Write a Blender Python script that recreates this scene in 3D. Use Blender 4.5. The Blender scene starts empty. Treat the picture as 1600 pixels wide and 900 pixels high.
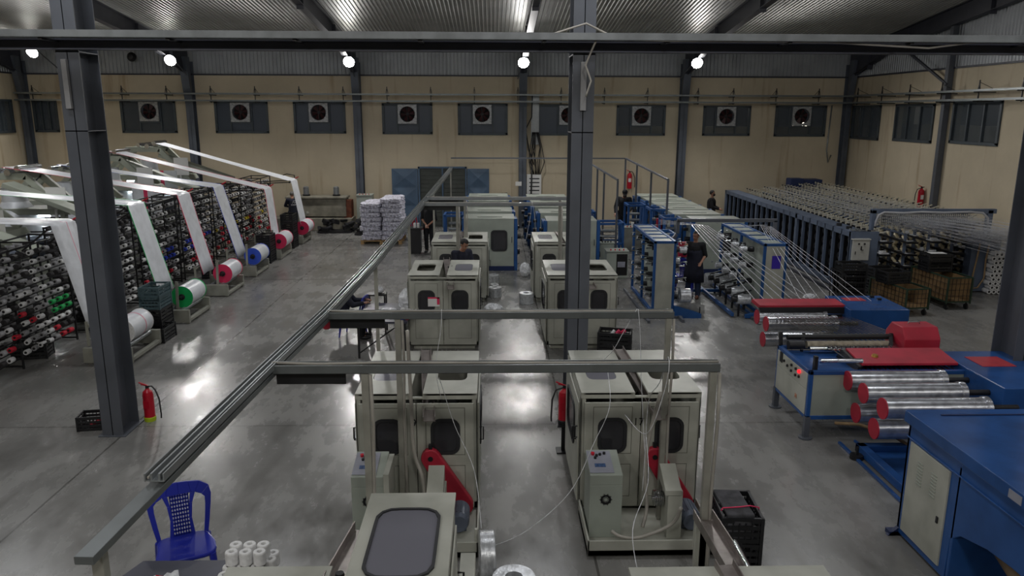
import bpy, bmesh, math, random
from mathutils import Vector, Matrix, Euler
random.seed(7)
R = math.radians
C = bpy.context.scene.collection
S = bpy.context.scene

# ------------------------------------------------------------ camera, world, exposure
cd = bpy.data.cameras.new('camera'); cam = bpy.data.objects.new('camera', cd); C.objects.link(cam)
cd.sensor_width = 36; cd.lens = 1201 / 1600 * 36; cd.clip_end = 200; cd.clip_start = .05
yaw, pitch, roll = R(1.49), R(12.9), R(0.2)
cam.matrix_world = Matrix.Translation((0, 0, 4.7)) @ Matrix.Rotation(-yaw, 4, 'Z') @ Matrix.Rotation(R(90) - pitch, 4, 'X') @ Matrix.Rotation(roll, 4, 'Z')
S.camera = cam
S.view_settings.view_transform = 'Standard'; S.view_settings.look = 'None'
S.view_settings.gamma = 1; S.view_settings.exposure = 0.0; S.view_settings.use_curve_mapping = False
w = bpy.data.worlds.new('night'); S.world = w; w.use_nodes = True
w.node_tree.nodes['Background'].inputs[0].default_value = (.35, .4, .5, 1)
w.node_tree.nodes['Background'].inputs[1].default_value = .02

# ------------------------------------------------------------ lights: floodlights of the hall and added overhead fill
BACK_LAMPS = [(-16.72, 29.6, 6.76), (-11.78, 29.6, 6.5), (-5.27, 29.6, 6.48), (1.17, 29.6, 6.48), (7.64, 29.6, 6.5)]
FRONT_LAMPS = [(-12.0, -3.0, 8.6), (-5.4, -3.0, 8.6), (1.24, -3.0, 8.6), (7.8, -3.0, 8.6), (14.0, -3.0, 8.6)]
def flood(p, ax, power, col=(1, .97, .92), size=172, r=.16):
    l = bpy.data.lights.new('floodlight_beam', 'SPOT'); l.energy = power; l.color = col
    l.spot_size = R(size); l.spot_blend = .7; l.shadow_soft_size = r
    o = bpy.data.objects.new('floodlight_beam', l); C.objects.link(o); o.location = p
    o.rotation_euler = Vector(ax).to_track_quat('-Z', 'Y').to_euler()
    return o
for p in BACK_LAMPS: flood((p[0], p[1] - .22, p[2] - .1), (0, -.62, -.78), 540 if p[0] > -15 else 220, (1, .98, .96))
for p in FRONT_LAMPS: flood(p, (0, .75, -.66), 560 if p[0] < 5 else 300, (1, .97, .92), r=.5)
for x in (-12.0, -5.4, 1.24, 7.8, 12.5):      # unseen fill lights added under the roof to brighten the hall
    for yy in (2.0, 9.0, 17.5, 25.0):
        pl = bpy.data.lights.new('overhead_fill_light', 'AREA'); pl.shape = 'DISK'; pl.size = 1.2; pl.energy = 85 * {2.0: .38, 9.0: .85, 17.5: 1.25, 25.0: 3.0}[yy] * (({25.0: 1.5, 2.0: .7, 9.0: .8 if x > 5 else 1}.get(yy, 1)) if abs(x) < 9 else .3 if x > 9 else (1.3 if yy > 10 else .45)); pl.color = (.97, .98, 1)
        o = bpy.data.objects.new('overhead_fill_light', pl); C.objects.link(o); o.location = (x, yy, 8.1)

# ------------------------------------------------------------ materials
def lin(c):
    return tuple(((v / 255) / 12.92 if v / 255 <= .04045 else ((v / 255 + .055) / 1.055) ** 2.4) for v in c) + (1,)
MATS = {}
def mat(name, rgb, rough=.5, metal=0, var=.12, scale=3, bump=0, emit=0, dirt=None, streak=False, coat=0, trans=0):
    m = bpy.data.materials.new(name); m.use_nodes = True; nt = m.node_tree; b = nt.nodes['Principled BSDF']
    c = lin(rgb)
    b.inputs['Roughness'].default_value = rough; b.inputs['Metallic'].default_value = metal
    if coat: b.inputs['Coat Weight'].default_value = coat
    if trans: b.inputs['Transmission Weight'].default_value = trans
    if var:
        tc = nt.nodes.new('ShaderNodeTexCoord'); n = nt.nodes.new('ShaderNodeTexNoise'); n.inputs['Scale'].default_value = scale
        n.inputs['Detail'].default_value = 5
        src = tc.outputs['Object']
        if streak:
            mp = nt.nodes.new('ShaderNodeMapping'); mp.inputs['Scale'].default_value = (1, 1, .12); nt.links.new(src, mp.inputs[0]); src = mp.outputs[0]
        nt.links.new(src, n.inputs['Vector'])
        r = nt.nodes.new('ShaderNodeValToRGB'); e = r.color_ramp.elements
        d = dirt and lin(dirt) or tuple(v * (1 - var) ** 2 for v in c[:3]) + (1,)
        e[0].position = .32; e[0].color = d; e[1].position = .62; e[1].color = tuple(min(1, v * (1 + var * .6)) for v in c[:3]) + (1,)
        nt.links.new(n.outputs[0], r.inputs[0]); nt.links.new(r.outputs[0], b.inputs['Base Color'])
        if bump:
            bp = nt.nodes.new('ShaderNodeBump'); bp.inputs['Strength'].default_value = bump; bp.inputs['Distance'].default_value = .02
            nt.links.new(n.outputs[0], bp.inputs['Height']); nt.links.new(bp.outputs[0], b.inputs['Normal'])
    else: b.inputs['Base Color'].default_value = c
    if emit:
        b.inputs['Emission Color'].default_value = c; b.inputs['Emission Strength'].default_value = emit
    MATS[name] = m
    return m
CREAM = mat('cream_paint', (177, 178, 168), .4, 0, .1, 2.2, dirt=(156, 157, 147))
CREAM2 = mat('grey_green_paint', (158, 165, 156), .4, 0, .08, 2.0)
LOOMC = mat('pale_green_paint', (164, 169, 156), .5, 0, .1, 2)
BLUE = mat('blue_paint', (42, 84, 146), .24, 0, .12, 2.5, bump=.04)
BLUE2 = mat('frame_blue_paint', (30, 80, 140), .4, 0, .12, 3)
DBLUE = mat('dark_blue_paint', (20, 40, 84), .5, 0, .1, 3)
SLATE = mat('slate_blue_paint', (90, 102, 122), .45, 0, .12, 2)
GATEB = mat('gate_blue_paint', (78, 100, 124), .5, 0, .12, 2)
RED = mat('red_paint', (176, 36, 58), .5, 0, .12, 3)
REDX = mat('extinguisher_red', (192, 20, 44), .3, 0, .06, 3)
STEEL = mat('column_steel_paint', (86, 90, 98), .5, 0, .12, 1.5)
DSTEEL = mat('dark_beam_paint', (54, 56, 66), .5, 0, .12, 2)
GALV = mat('galvanised_steel', (150, 154, 156), .36, .6, .05, 8)
TRAYM = mat('tray_steel', (116, 121, 122), .36, .5, .06, 6)
POSTM = mat('post_paint', (150, 149, 140), .45, .1, .14, 4)
CHROME = mat('polished_roller', (210, 212, 216), .16, 1, .1, 14, bump=.05)
FILMR = mat('silver_film', (205, 208, 212), .28, .35, .2, 22, bump=.25)
BLK = mat('black_plastic', (26, 27, 30), .45, 0, .1, 4)
BLKM = mat('black_metal', (34, 34, 37), .45, .2, .1, 4)
RUBBER = mat('rubber_gasket', (40, 41, 44), .6, 0, .05, 4)
DARKIN = mat('dark_interior', (12, 12, 13), .8, 0, 0)  # near-black, puts the shade of machine interiors into the colour
WHITE = mat('white_yarn', (226, 226, 226), .7, 0, .08, 30)
GREYY = mat('grey_yarn', (150, 150, 152), .7, 0, .1, 30)
REDY = mat('red_yarn', (200, 20, 48), .7, 0, .05, 30)
GRNY = mat('green_yarn', (16, 168, 84), .7, 0, .05, 30)
BLUY = mat('blue_yarn', (28, 60, 190), .7, 0, .05, 30)
YELY = mat('yellow_yarn', (214, 190, 40), .7, 0, .05, 30)
CORE = mat('dark_core_and_hole', (38, 36, 38), .7, 0, 0)
CLOTH = mat('woven_white_fabric', (218, 221, 226), .36, 0, .06, 5, streak=False)
PINK = mat('pink_edge', (224, 50, 96), .5, 0, 0)
PINK2 = mat('pale_pink_line', (220, 150, 168), .5, 0, 0)
GREEN = mat('green_edge', (24, 180, 96), .5, 0, 0)
BLUEE = mat('blue_edge', (50, 84, 200), .5, 0, 0)
SACK = mat('wrapped_sacks', (206, 205, 218), .45, 0, .34, 16, bump=.5)
PLASTICW = mat('white_plastic_bag', (226, 228, 232), .35, 0, .22, 12, bump=.6)
WOOD = mat('pallet_wood', (176, 142, 96), .7, 0, .2, 8, streak=True)
CARD = mat('brown_cardboard', (124, 98, 64), .8, 0, .2, 3)
PAPER = mat('white_paper', (226, 226, 224), .6, 0, 0)
PLBLUE = mat('blue_chair_plastic', (34, 46, 160), .28, 0, .05, 3)
NAVY = mat('dark_blue_cloth', (24, 27, 44), .85, 0, .15, 8)
BLACKC = mat('black_cloth', (18, 19, 24), .85, 0, .15, 8)
JEANS = mat('denim', (44, 58, 86), .85, 0, .15, 8)
SKIN = mat('skin', (164, 120, 98), .5, 0, .05, 6)
HAIR = mat('black_hair', (16, 13, 12), .6, 0, .1, 20)
GHAIR = mat('grey_hair', (110, 106, 102), .7, 0, .2, 30)
CONC = mat('rough_concrete', (142, 138, 124), .85, 0, .22, 2.5, bump=.3)
STONE = mat('stand_grey_paint', (142, 142, 132), .55, 0, .16, 3)
BEIGE = mat('beige_plastic', (214, 200, 164), .5, 0, .14, 5)
LABEL = mat('purple_sticker', (58, 36, 170), .5, 0, 0)
LIME = mat('lime_plastic', (176, 196, 30), .5, 0, .05, 4)
PANELG = mat('panel_label_grey', (150, 152, 164), .4, 0, .1, 4)
BROWNCH = mat('worn_channel_steel', (142, 134, 130), .4, .5, .2, 5)
CABLE = mat('cable_jacket', (160, 156, 148), .5, 0, .1, 6)
CABLEK = mat('black_cable', (20, 20, 22), .5, 0, 0)
NAVTAB = mat('dark_table_top', (60, 62, 78), .4, 0, .12, 4)
FLESHRED = mat('red_mark', (210, 30, 50), .5, 0, 0)
LAMPE = mat('lamp_glass', (255, 252, 244), .3, 0, 0, emit=60)
TUBEE = mat('lamp_tube', (240, 250, 255), .3, 0, 0, emit=6)
LEDR = mat('red_indicator', (255, 20, 30), .3, 0, 0, emit=3)
NIGHTL = mat('distant_lamp', (255, 245, 225), .3, 0, 0, emit=4)

def node(nt, t, **k):
    n = nt.nodes.new(t)
    for a, v in k.items(): setattr(n, a, v)
    return n
def glassmat(name, rgb, alpha, rough=.12):
    m = bpy.data.materials.new(name); m.use_nodes = True; nt = m.node_tree; b = nt.nodes['Principled BSDF']
    b.inputs['Base Color'].default_value = lin(rgb); b.inputs['Roughness'].default_value = rough
    b.inputs['Alpha'].default_value = alpha
    return m
GLASS = glassmat('smoked_glass', (58, 58, 62), .82)
TOPGL = glassmat('clear_lid_plastic', (118, 118, 128), .93, .25)
WINGL = glassmat('dirty_window_glass', (84, 92, 98), .5, .25)
WINDK = glassmat('blue_window_board', (58, 68, 82), 1, .35)

# floor: polished concrete, with stains and saw-cut joints
m = bpy.data.materials.new('polished_concrete'); m.use_nodes = True; nt = m.node_tree; b = nt.nodes['Principled BSDF']
tc = node(nt, 'ShaderNodeTexCoord'); L = nt.links.new
def noise(sc, det=6, rough=.6, mp=None):
    n = node(nt, 'ShaderNodeTexNoise'); n.inputs['Scale'].default_value = sc; n.inputs['Detail'].default_value = det; n.inputs['Roughness'].default_value = rough
    if mp:
        q = node(nt, 'ShaderNodeMapping'); q.inputs['Scale'].default_value = mp; q.inputs['Rotation'].default_value = (0, 0, .5); L(tc.outputs['Object'], q.inputs[0]); L(q.outputs[0], n.inputs['Vector'])
    else: L(tc.outputs['Object'], n.inputs['Vector'])
    return n
def ramp(src, stops):
    r = node(nt, 'ShaderNodeValToRGB'); e = r.color_ramp.elements
    while len(e) < len(stops): e.new(.5)
    for i, (p, c) in enumerate(stops): e[i].position = p; e[i].color = c if len(c) == 4 else lin(c)
    L(src, r.inputs[0]); return r
n1 = noise(.55, 8, .62); n2 = noise(3.2, 8, .7, (1, .35, 1)); n3 = noise(16, 4)
r1 = ramp(n1.outputs[0], [(.3, (122, 121, 118)), (.52, (140, 139, 136)), (.72, (156, 155, 151))])
r2 = ramp(n2.outputs[0], [(.3, (206, 206, 206)), (.72, (246, 246, 246))])
mx = node(nt, 'ShaderNodeMixRGB', blend_type='MULTIPLY'); mx.inputs[0].default_value = .75; L(r1.outputs[0], mx.inputs[1]); L(r2.outputs[0], mx.inputs[2])
sx = node(nt, 'ShaderNodeSeparateXYZ'); L(tc.outputs['Object'], sx.inputs[0])
def mth(op, a, bb=None, c=None):
    q = node(nt, 'ShaderNodeMath', operation=op)
    for i, v in enumerate((a, bb, c)):
        if v is None: continue
        if isinstance(v, (int, float)): q.inputs[i].default_value = v
        else: L(v, q.inputs[i])
    return q.outputs[0]
def joint(ax, off, per):   # 1 on the joint line
    d = mth('PINGPONG', mth('ADD', ax, -off), per / 2)
    return mth('LESS_THAN', d, .014)
j = mth('MAXIMUM', joint(sx.outputs[0], -5.5, 6.6), joint(sx.outputs[1], 11.1, 10.6))
mj = node(nt, 'ShaderNodeMixRGB'); L(mth('MULTIPLY', j, .75), mj.inputs[0]); L(mx.outputs[0], mj.inputs[1]); mj.inputs[2].default_value = lin((58, 56, 52))
L(mj.outputs[0], b.inputs['Base Color'])
rr = ramp(mth('ADD', mth('MULTIPLY', n2.outputs[0], .55), mth('MULTIPLY', n1.outputs[0], .5)), [(.38, (.14, .14, .14, 1)), (.68, (.4, .4, .4, 1))])
L(rr.outputs[0], b.inputs['Roughness'])
bp = node(nt, 'ShaderNodeBump'); bp.inputs['Strength'].default_value = .22; bp.inputs['Distance'].default_value = .01
L(n2.outputs[0], bp.inputs['Height']); L(bp.outputs[0], b.inputs['Normal'])
FLOOR = m
# plastered tan wall with faint courses, run-off streaks
m = bpy.data.materials.new('tan_plaster'); m.use_nodes = True; nt = m.node_tree; b = nt.nodes['Principled BSDF']
tc = node(nt, 'ShaderNodeTexCoord'); L = nt.links.new
n1 = noise(.5, 6, .6); n2 = noise(2.5, 6, .7, None)
q = node(nt, 'ShaderNodeMapping'); q.inputs['Scale'].default_value = (1.6, 1.6, .14); L(tc.outputs['Object'], q.inputs[0])
n4 = node(nt, 'ShaderNodeTexNoise'); n4.inputs['Scale'].default_value = 2.2; n4.inputs['Detail'].default_value = 4; L(q.outputs[0], n4.inputs['Vector'])
r1 = ramp(n1.outputs[0], [(.3, (188, 176, 152)), (.7, (208, 195, 170))])
r2 = ramp(n4.outputs[0], [(.26, (206, 188, 170)), (.42, (255, 255, 255))])
mx = node(nt, 'ShaderNodeMixRGB', blend_type='MULTIPLY'); mx.inputs[0].default_value = .6; L(r1.outputs[0], mx.inputs[1]); L(r2.outputs[0], mx.inputs[2])
L(mx.outputs[0], b.inputs['Base Color']); b.inputs['Roughness'].default_value = .85
bp = node(nt, 'ShaderNodeBump'); bp.inputs['Strength'].default_value = .3; bp.inputs['Distance'].default_value = .03; L(n2.outputs[0], bp.inputs['Height']); L(bp.outputs[0], b.inputs['Normal'])
TAN = m
CORR = mat('corrugated_cladding', (160, 164, 168), .45, .15, .1, 1.2)
ROOFM = mat('corrugated_roof', (154, 154, 152), .44, .15, .1, .8)

# ------------------------------------------------------------ mesh helpers
class MB:
    def __init__(s): s.v = []; s.f = []; s.m = []; s.s = []
    def add(s, vs, fs, mi=0, smooth=False, M=None):
        o = len(s.v)
        s.v += [tuple(M @ Vector(p)) if M else tuple(p) for p in vs]
        s.f += [tuple(i + o for i in f) for f in fs]; s.m += [mi] * len(fs); s.s += [smooth] * len(fs)
        return s
    def box(s, x0, y0, z0, x1, y1, z1, mi=0, M=None):
        if x0 > x1: x0, x1 = x1, x0
        if y0 > y1: y0, y1 = y1, y0
        if z0 > z1: z0, z1 = z1, z0
        return s.add([(x0, y0, z0), (x1, y0, z0), (x1, y1, z0), (x0, y1, z0), (x0, y0, z1), (x1, y0, z1), (x1, y1, z1), (x0, y1, z1)],
              [(0, 3, 2, 1), (4, 5, 6, 7), (0, 1, 5, 4), (1, 2, 6, 5), (2, 3, 7, 6), (3, 0, 4, 7)], mi, False, M)
    def cb(s, c, d, mi=0, M=None):
        return s.box(c[0] - d[0] / 2, c[1] - d[1] / 2, c[2] - d[2] / 2, c[0] + d[0] / 2, c[1] + d[1] / 2, c[2] + d[2] / 2, mi, M)
    def bar(s, a, b, w, h=None, mi=0):
        a, b = Vector(a), Vector(b); h = h or w; d = b - a; l = d.length
        up = Vector((0, 0, 1)) if abs(d.normalized().z) < .95 else Vector((0, 1, 0))
        x = d.normalized(); y = up.cross(x).normalized(); z = x.cross(y)
        M = Matrix((x, y, z)).transposed().to_4x4(); M.translation = a
        return s.box(0, -w / 2, -h / 2, l, w / 2, h / 2, mi, M)
    def cyl(s, a, b, r, r2=None, n=12, mi=0, cap=True, capm=None, smooth=True):
        a, b = Vector(a), Vector(b); r2 = r if r2 is None else r2; d = (b - a).normalized()
        u = (Vector((0, 0, 1)) if abs(d.z) < .9 else Vector((1, 0, 0))).cross(d).normalized(); v = d.cross(u)
        P = []
        for c, rad in ((a, r), (b, r2)):
            P += [c + (u * math.cos(t) + v * math.sin(t)) * rad for t in [2 * math.pi * i / n for i in range(n)]]
        s.add(P, [(i, (i + 1) % n, n + (i + 1) % n, n + i) for i in range(n)], mi, smooth)
        if cap:
            s.add(P[:n], [tuple(range(n))[::-1]], mi if capm is None else capm); s.add(P[n:], [tuple(range(n))], mi if capm is None else capm)
        return s
    def lathe(s, prof, a, axis=(0, 0, 1), n=16, mi=0, smooth=True, mis=None):
        a = Vector(a); d = Vector(axis).normalized(); u = (Vector((0, 0, 1)) if abs(d.z) < .9 else Vector((1, 0, 0))).cross(d).normalized(); v = d.cross(u)
        P = []
        for r, h in prof: P += [a + d * h + (u * math.cos(t) + v * math.sin(t)) * r for t in [2 * math.pi * i / n for i in range(n)]]
        for k in range(len(prof) - 1):
            s.add(P[k * n:(k + 2) * n], [(i, (i + 1) % n, n + (i + 1) % n, n + i) for i in range(n)], mis[k] if mis else mi, smooth)
        return s
    def tube(s, pts, r, n=8, mi=0):
        pts = [Vector(p) for p in pts]; P = []; 
        prev = None
        for i, p in enumerate(pts):
            d = (pts[min(i + 1, len(pts) - 1)] - pts[max(i - 1, 0)]).normalized()
            if prev is None: u = (Vector((0, 0, 1)) if abs(d.z) < .9 else Vector((1, 0, 0))).cross(d).normalized()
            else: u = (prev - d * prev.dot(d)).normalized()
            prev = u; v = d.cross(u)
            P += [p + (u * math.cos(t) + v * math.sin(t)) * r for t in [2 * math.pi * k / n for k in range(n)]]
        F = [(i * n + k, i * n + (k + 1) % n, (i + 1) * n + (k + 1) % n, (i + 1) * n + k) for i in range(len(pts) - 1) for k in range(n)]
        F += [tuple(range(n))[::-1], tuple(range(len(P) - n, len(P)))]
        return s.add(P, F, mi, True)
    def prism(s, poly, axis, a, b, mi=0, M=None):   # poly: 2-D outline in the plane across the axis
        n = len(poly)
        def pt(p, t): return {'x': (t, p[0], p[1]), 'y': (p[0], t, p[1]), 'z': (p[0], p[1], t)}[axis]
        V = [pt(p, a) for p in poly] + [pt(p, b) for p in poly]
        F = [(i, (i + 1) % n, n + (i + 1) % n, n + i) for i in range(n)] + [tuple(range(n))[::-1], tuple(range(n, 2 * n))]
        return s.add(V, F, mi, False, M)
    def ball(s, c, r, n=12, m=8, mi=0, M=None):
        r = (r, r, r) if isinstance(r, (int, float)) else r; V = []; F = []
        for i in range(m + 1):
            for k in range(n):
                a, t = math.pi * i / m, 2 * math.pi * k / n
                V.append((c[0] + r[0] * math.sin(a) * math.cos(t), c[1] + r[1] * math.sin(a) * math.sin(t), c[2] + r[2] * math.cos(a)))
        for i in range(m):
            for k in range(n): F.append((i * n + k, (i + 1) * n + k, (i + 1) * n + (k + 1) % n, i * n + (k + 1) % n))
        return s.add(V, F, mi, True, M)
    def ringplate(s, W, H, w, h, r, t, M, mi=0, cx=0, cy=0, fill=False, outer_r=None):
        """plate WxH (z from 0 to t) with a rounded opening wxh at cx,cy; local XY plane"""
        def rr(ang, ww, hh, rad):
            c, sn = math.cos(ang), math.sin(ang); lo, hi = 0, ww + hh
            for _ in range(30):
                mid = (lo + hi) / 2; x, y = abs(c * mid) - (ww / 2 - rad), abs(sn * mid) - (hh / 2 - rad)
                d = math.hypot(max(x, 0), max(y, 0)) + min(max(x, y), 0) - rad
                if d > 0: hi = mid
                else: lo = mid
            return lo
        A = [2 * math.pi * k / 40 for k in range(40)]
        if outer_r is None: A += [math.atan2(sy * H / 2 - cy, sx * W / 2 - cx) % (2 * math.pi) for sx in (1, -1) for sy in (1, -1)]
        A = sorted(set(round(a, 6) for a in A)); n = len(A); I = []; O = []
        for a in A:
            c, sn = math.cos(a), math.sin(a); ri = rr(a, w, h, r); I.append((cx + c * ri, cy + sn * ri))
            if outer_r is not None: ro = rr(a, W, H, outer_r); O.append((cx + c * ro, cy + sn * ro))
            else:
                tx = ((W / 2 - cx) / c if c > 0 else (-W / 2 - cx) / c) if abs(c) > 1e-9 else 1e9
                ty = ((H / 2 - cy) / sn if sn > 0 else (-H / 2 - cy) / sn) if abs(sn) > 1e-9 else 1e9
                q = min(tx, ty); O.append((cx + c * q, cy + sn * q))
        V = [(x, y, z) for z in (0, t) for x, y in I] + [(x, y, z) for z in (0, t) for x, y in O]
        F = []
        for k in range(n):
            j = (k + 1) % n
            F += [(n + k, 3 * n + k, 3 * n + j, n + j), (k, j, 2 * n + j, 2 * n + k), (k, n + k, n + j, j), (2 * n + k, 2 * n + j, 3 * n + j, 3 * n + k)]
        if fill: return s.add([(x, y, t) for x, y in I] + [(x, y, 0) for x, y in I], [tuple(range(n)), tuple(range(n, 2 * n))[::-1]] + [(k, k + n, (k + 1) % n + n, (k + 1) % n) for k in range(n)], mi, False, M)
        return s.add(V, F, mi, False, M)
    def build(s, name, mats, parent=None, bevel=0, loc=None):
        me = bpy.data.meshes.new(name); me.from_pydata(s.v, [], s.f)
        for q in (mats if isinstance(mats, (list, tuple)) else [mats]): me.materials.append(q)
        me.polygons.foreach_set('material_index', s.m); me.polygons.foreach_set('use_smooth', s.s); me.update()
        o = bpy.data.objects.new(name, me); C.objects.link(o)
        if parent is not None: o.parent = parent
        if loc: o.location = loc
        if bevel:
            q = o.modifiers.new('bevel', 'BEVEL'); q.width = bevel; q.segments = 2; q.limit_method = 'ANGLE'
        return o
def tag(o, label, cat, group=None, kind=None):
    o['label'] = label; o['category'] = cat
    if group: o['group'] = group
    if kind: o['kind'] = kind
    return o
def thing(name, label, cat, loc=(0, 0, 0), rz=0, group=None):
    o = bpy.data.objects.new(name, None); C.objects.link(o); o.location = loc; o.rotation_euler = (0, 0, rz); o.empty_display_size = .1
    return tag(o, label, cat, group)
def copy_tree(o, parent=None, top=True):
    c = o.copy(); C.objects.link(c)
    if parent is not None: c.parent = parent
    for ch in o.children: copy_tree(ch, c, False)
    return c
def struct(name, mb, m, bevel=0):
    o = mb.build(name, m, None, bevel); o['kind'] = 'structure'; return o
def TR(x, y, z, rx=0, ry=0, rz=0, s=1): return Matrix.Translation((x, y, z)) @ Euler((rx, ry, rz)).to_matrix().to_4x4() @ Matrix.Scale(s, 4)
UPR = lambda x, y, z, rz=0: TR(x, y, z, R(90), 0, rz)   # plane standing upright, its face to -y
def text(txt, size, M, m, parent, name='number_label', ext=.002):
    cu = bpy.data.curves.new(name, 'FONT'); cu.body = txt; cu.size = size; cu.extrude = ext; cu.align_x = 'CENTER'; cu.align_y = 'CENTER'
    t = bpy.data.objects.new(name, cu); me = bpy.data.meshes.new_from_object(t); bpy.data.objects.remove(t)
    me.materials.clear(); me.materials.append(m)
    o = bpy.data.objects.new(name, me); C.objects.link(o); o.matrix_local = M; o.parent = parent
    return o

# ------------------------------------------------------------ the hall
XL, XR, YB, YF = -18.7, 14.65, 32.0, -9.0
def roofz(y): return 7.1 + .12 * (YB - y) if y > 6 else 7.1 + .12 * (YB - 6) - .12 * (6 - y)
struct('floor', MB().box(XL - .3, YF, -.2, XR + .3, YB + .3, 0), FLOOR)
WIN = [(-18.35, 3.86), (-14.6, 3.85), (-10.85, 3.85), (-7.85, 3.85), (-4.6, 3.84), (-1.5, 3.82), (1.92, 3.82), (4.9, 3.84), (8.4, 3.86), (11.5, 3.84)]
from collections import OrderedDict
XWIN = []   # left, right, bottom, top of the back wall openings (metres)
def wall_with_holes(name, a0, a1, z0, z1, holes, place, m):
    """wall along one axis; holes = (l, r, b, t)"""
    mb = MB(); hs = sorted(holes); cur = a0
    def q(l, r, b, t):
        if r - l > 1e-4 and t - b > 1e-4: place(mb, l, r, b, t)
    for l, r, b_, t in hs:
        q(cur, l, z0, z1); q(l, r, z0, b_); q(l, r, t, z1); cur = r
    q(cur, a1, z0, z1)
    return struct(name, mb, m)
BW = [(-18.3, -17.4, 3.87, 5.1), (-14.85, -12.72, 3.85, 5.07), (-11.12, -9.05, 3.85, 5.05), (-7.97, -5.95, 3.85, 5.05), (-4.42, -2.45, 3.83, 5.0), (-1.36, .6, 3.8, 5.0), (1.8, 3.75, 3.8, 4.98), (5.1, 7.05, 3.8, 4.96), (8.65, 10.55, 3.8, 4.95), (11.62, 13.68, 3.78, 4.97)]
GATE = (-3.05, -1.05, 0, 2.5)
wall_with_holes('wall_back', XL, XR, 0, 6.12, BW + [], lambda mb, l, r, b_, t: mb.box(l, YB, b_, r, YB + .25, t), TAN)
RW = [(29.35, 31.6, 3.72, 4.97), (25.75, 28.2, 3.75, 4.99), (22.3, 24.65, 3.8, 5.06), (18.0, 20.4, 3.8, 5.06)]
wall_with_holes('wall_right', YF, YB, 0, 6.12, RW, lambda mb, l, r, b_, t: mb.box(XR, l, b_, XR + .25, r, t), TAN)
wall_with_holes('wall_left', YF, YB, 0, 6.12, [(29.2, 31.2, 3.87, 5.08)], lambda mb, l, r, b_, t: mb.box(XL - .25, l, b_, XL, r, t), TAN)
struct('wall_front', MB().box(XL, YF - .25, 0, XR, YF, roofz(YF) + .1), TAN)
def corrugate(n, pitch, depth, f):
    """trapezoid ribs; f(u, d) -> (bottom point, top point)"""
    V = []; F = []; k = 0
    for i in range(n):
        for du, d in ((0, 0), (.3, 0), (.42, depth), (.58, depth), (.7, 0)):
            a, c = f((i + du) * pitch, d); V += [a, c]
    m_ = len(V) // 2
    for i in range(m_ - 1): F.append((2 * i, 2 * i + 2, 2 * i + 3, 2 * i + 1))
    return V, F
W_ = XR - XL
mb = MB(); V, F = corrugate(int(W_ / .15) + 1, .15, .03, lambda u, d: ((min(XL + u, XR), YB + .05 - d, 6.1), (min(XL + u, XR), YB + .05 - d, 7.3))); mb.add(V, F)
struct('trim_1', mb, CORR)
mb = MB()
for sgn, xx in ((1, XR), (-1, XL)):
    V, F = corrugate(int((YB - YF) / .15), .15, .03, lambda u, d: ((xx + sgn * (.05 - d), YF + u, 6.1), (xx + sgn * (.05 - d), YF + u, roofz(YF + u) + .1))); mb.add(V, F)
struct('trim_2', mb, CORR)
struct('trim_3', MB().box(XL, YB - .05, 6.08, XR, YB + .1, 6.14).box(XR - .05, YF, 6.08, XR + .1, YB, 6.14).box(XL - .1, YF, 6.08, XL + .05, YB, 6.14), DSTEEL)
mb = MB()
for ya, yb_ in ((YB + .2, 6.0), (6.0, YF - .2)):
    V, F = corrugate(int(W_ / .13) + 2, .13, .032, lambda u, d: ((XL + u, ya, roofz(ya) - d), (XL + u, yb_, roofz(yb_) - d))); mb.add(V, F)
struct('ceiling', mb, ROOFM)
# rafters of the portal frames
PX = [-18.5, -12.0, -5.4, 1.24, 7.75, 14.45]
for i, x in enumerate(PX):
    y1 = 6.0; zt = roofz(31.6) - .06; ze = roofz(y1) - .06
    mb = MB()
    mb.prism([(31.9, zt - .95), (31.9, zt), (y1, ze), (y1, ze - .55), (28.5, roofz(28.5) - .55), (31.4, zt - .95)], 'x', x - .006, x + .006)
    for (ya, za, yc, zc) in ((31.9, zt, y1, ze), (31.5, zt - .92, 28.5, roofz(28.5) - .55), (28.5, roofz(28.5) - .55, y1, ze - .55)):
        mb.bar((x, ya, za), (x, yc, zc), .22, .016)
    for yy in (30.2, 27.5, 23, 18, 12): mb.box(x - .1, yy, roofz(yy) - .68 - (.3 if yy > 30 else 0), x + .1, yy + .012, roofz(yy) - .07)
    o = mb.build('roof_rafter', DSTEEL); tag(o, ['dark roof rafter at the left end wall', 'dark sloping rafter left of the near left column', 'dark sloping rafter above the third floodlight', 'dark roof rafter over the gap left of the middle column', 'dark sloping rafter right of the middle column', 'dark sloping rafter along the right end wall'][i], 'rafter', 'roof rafters')
    # wall column (I section) with tapered foot
    mb = MB(); yb = YB - .02
    wx = .30 if 0 < i < 5 else .22
    mb.box(x - wx / 2, yb - .34, 0, x + wx / 2, yb - .325, 6.6).box(x - wx / 2, yb - .015, 0, x + wx / 2, yb, 6.6).box(x - .006, yb - .34, 0, x + .006, yb, 6.6)
    mb.prism([(yb - .34, 4.9), (yb - .34, 6.75), (yb - .75, 6.75)], 'x', x - wx / 2, x + wx / 2)
    mb.box(x - .2, yb - .4, 0, x + .2, yb, .02)
    o = mb.build('wall_column', mat('wall_column_paint_%d' % i, (84, 90, 100), .5, 0, .12, 2) if i == 0 else MATS['wall_column_paint_0'])
    tag(o, ['steel column in the far left corner', 'steel wall column between first and second fan windows from left', 'steel wall column beside the control cabinet, left of the blue gate', 'steel wall column beside the white switchboard', 'steel wall column right of the bare pipe frame', 'steel column in the far right corner'][i], 'column', 'back wall columns')
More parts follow.
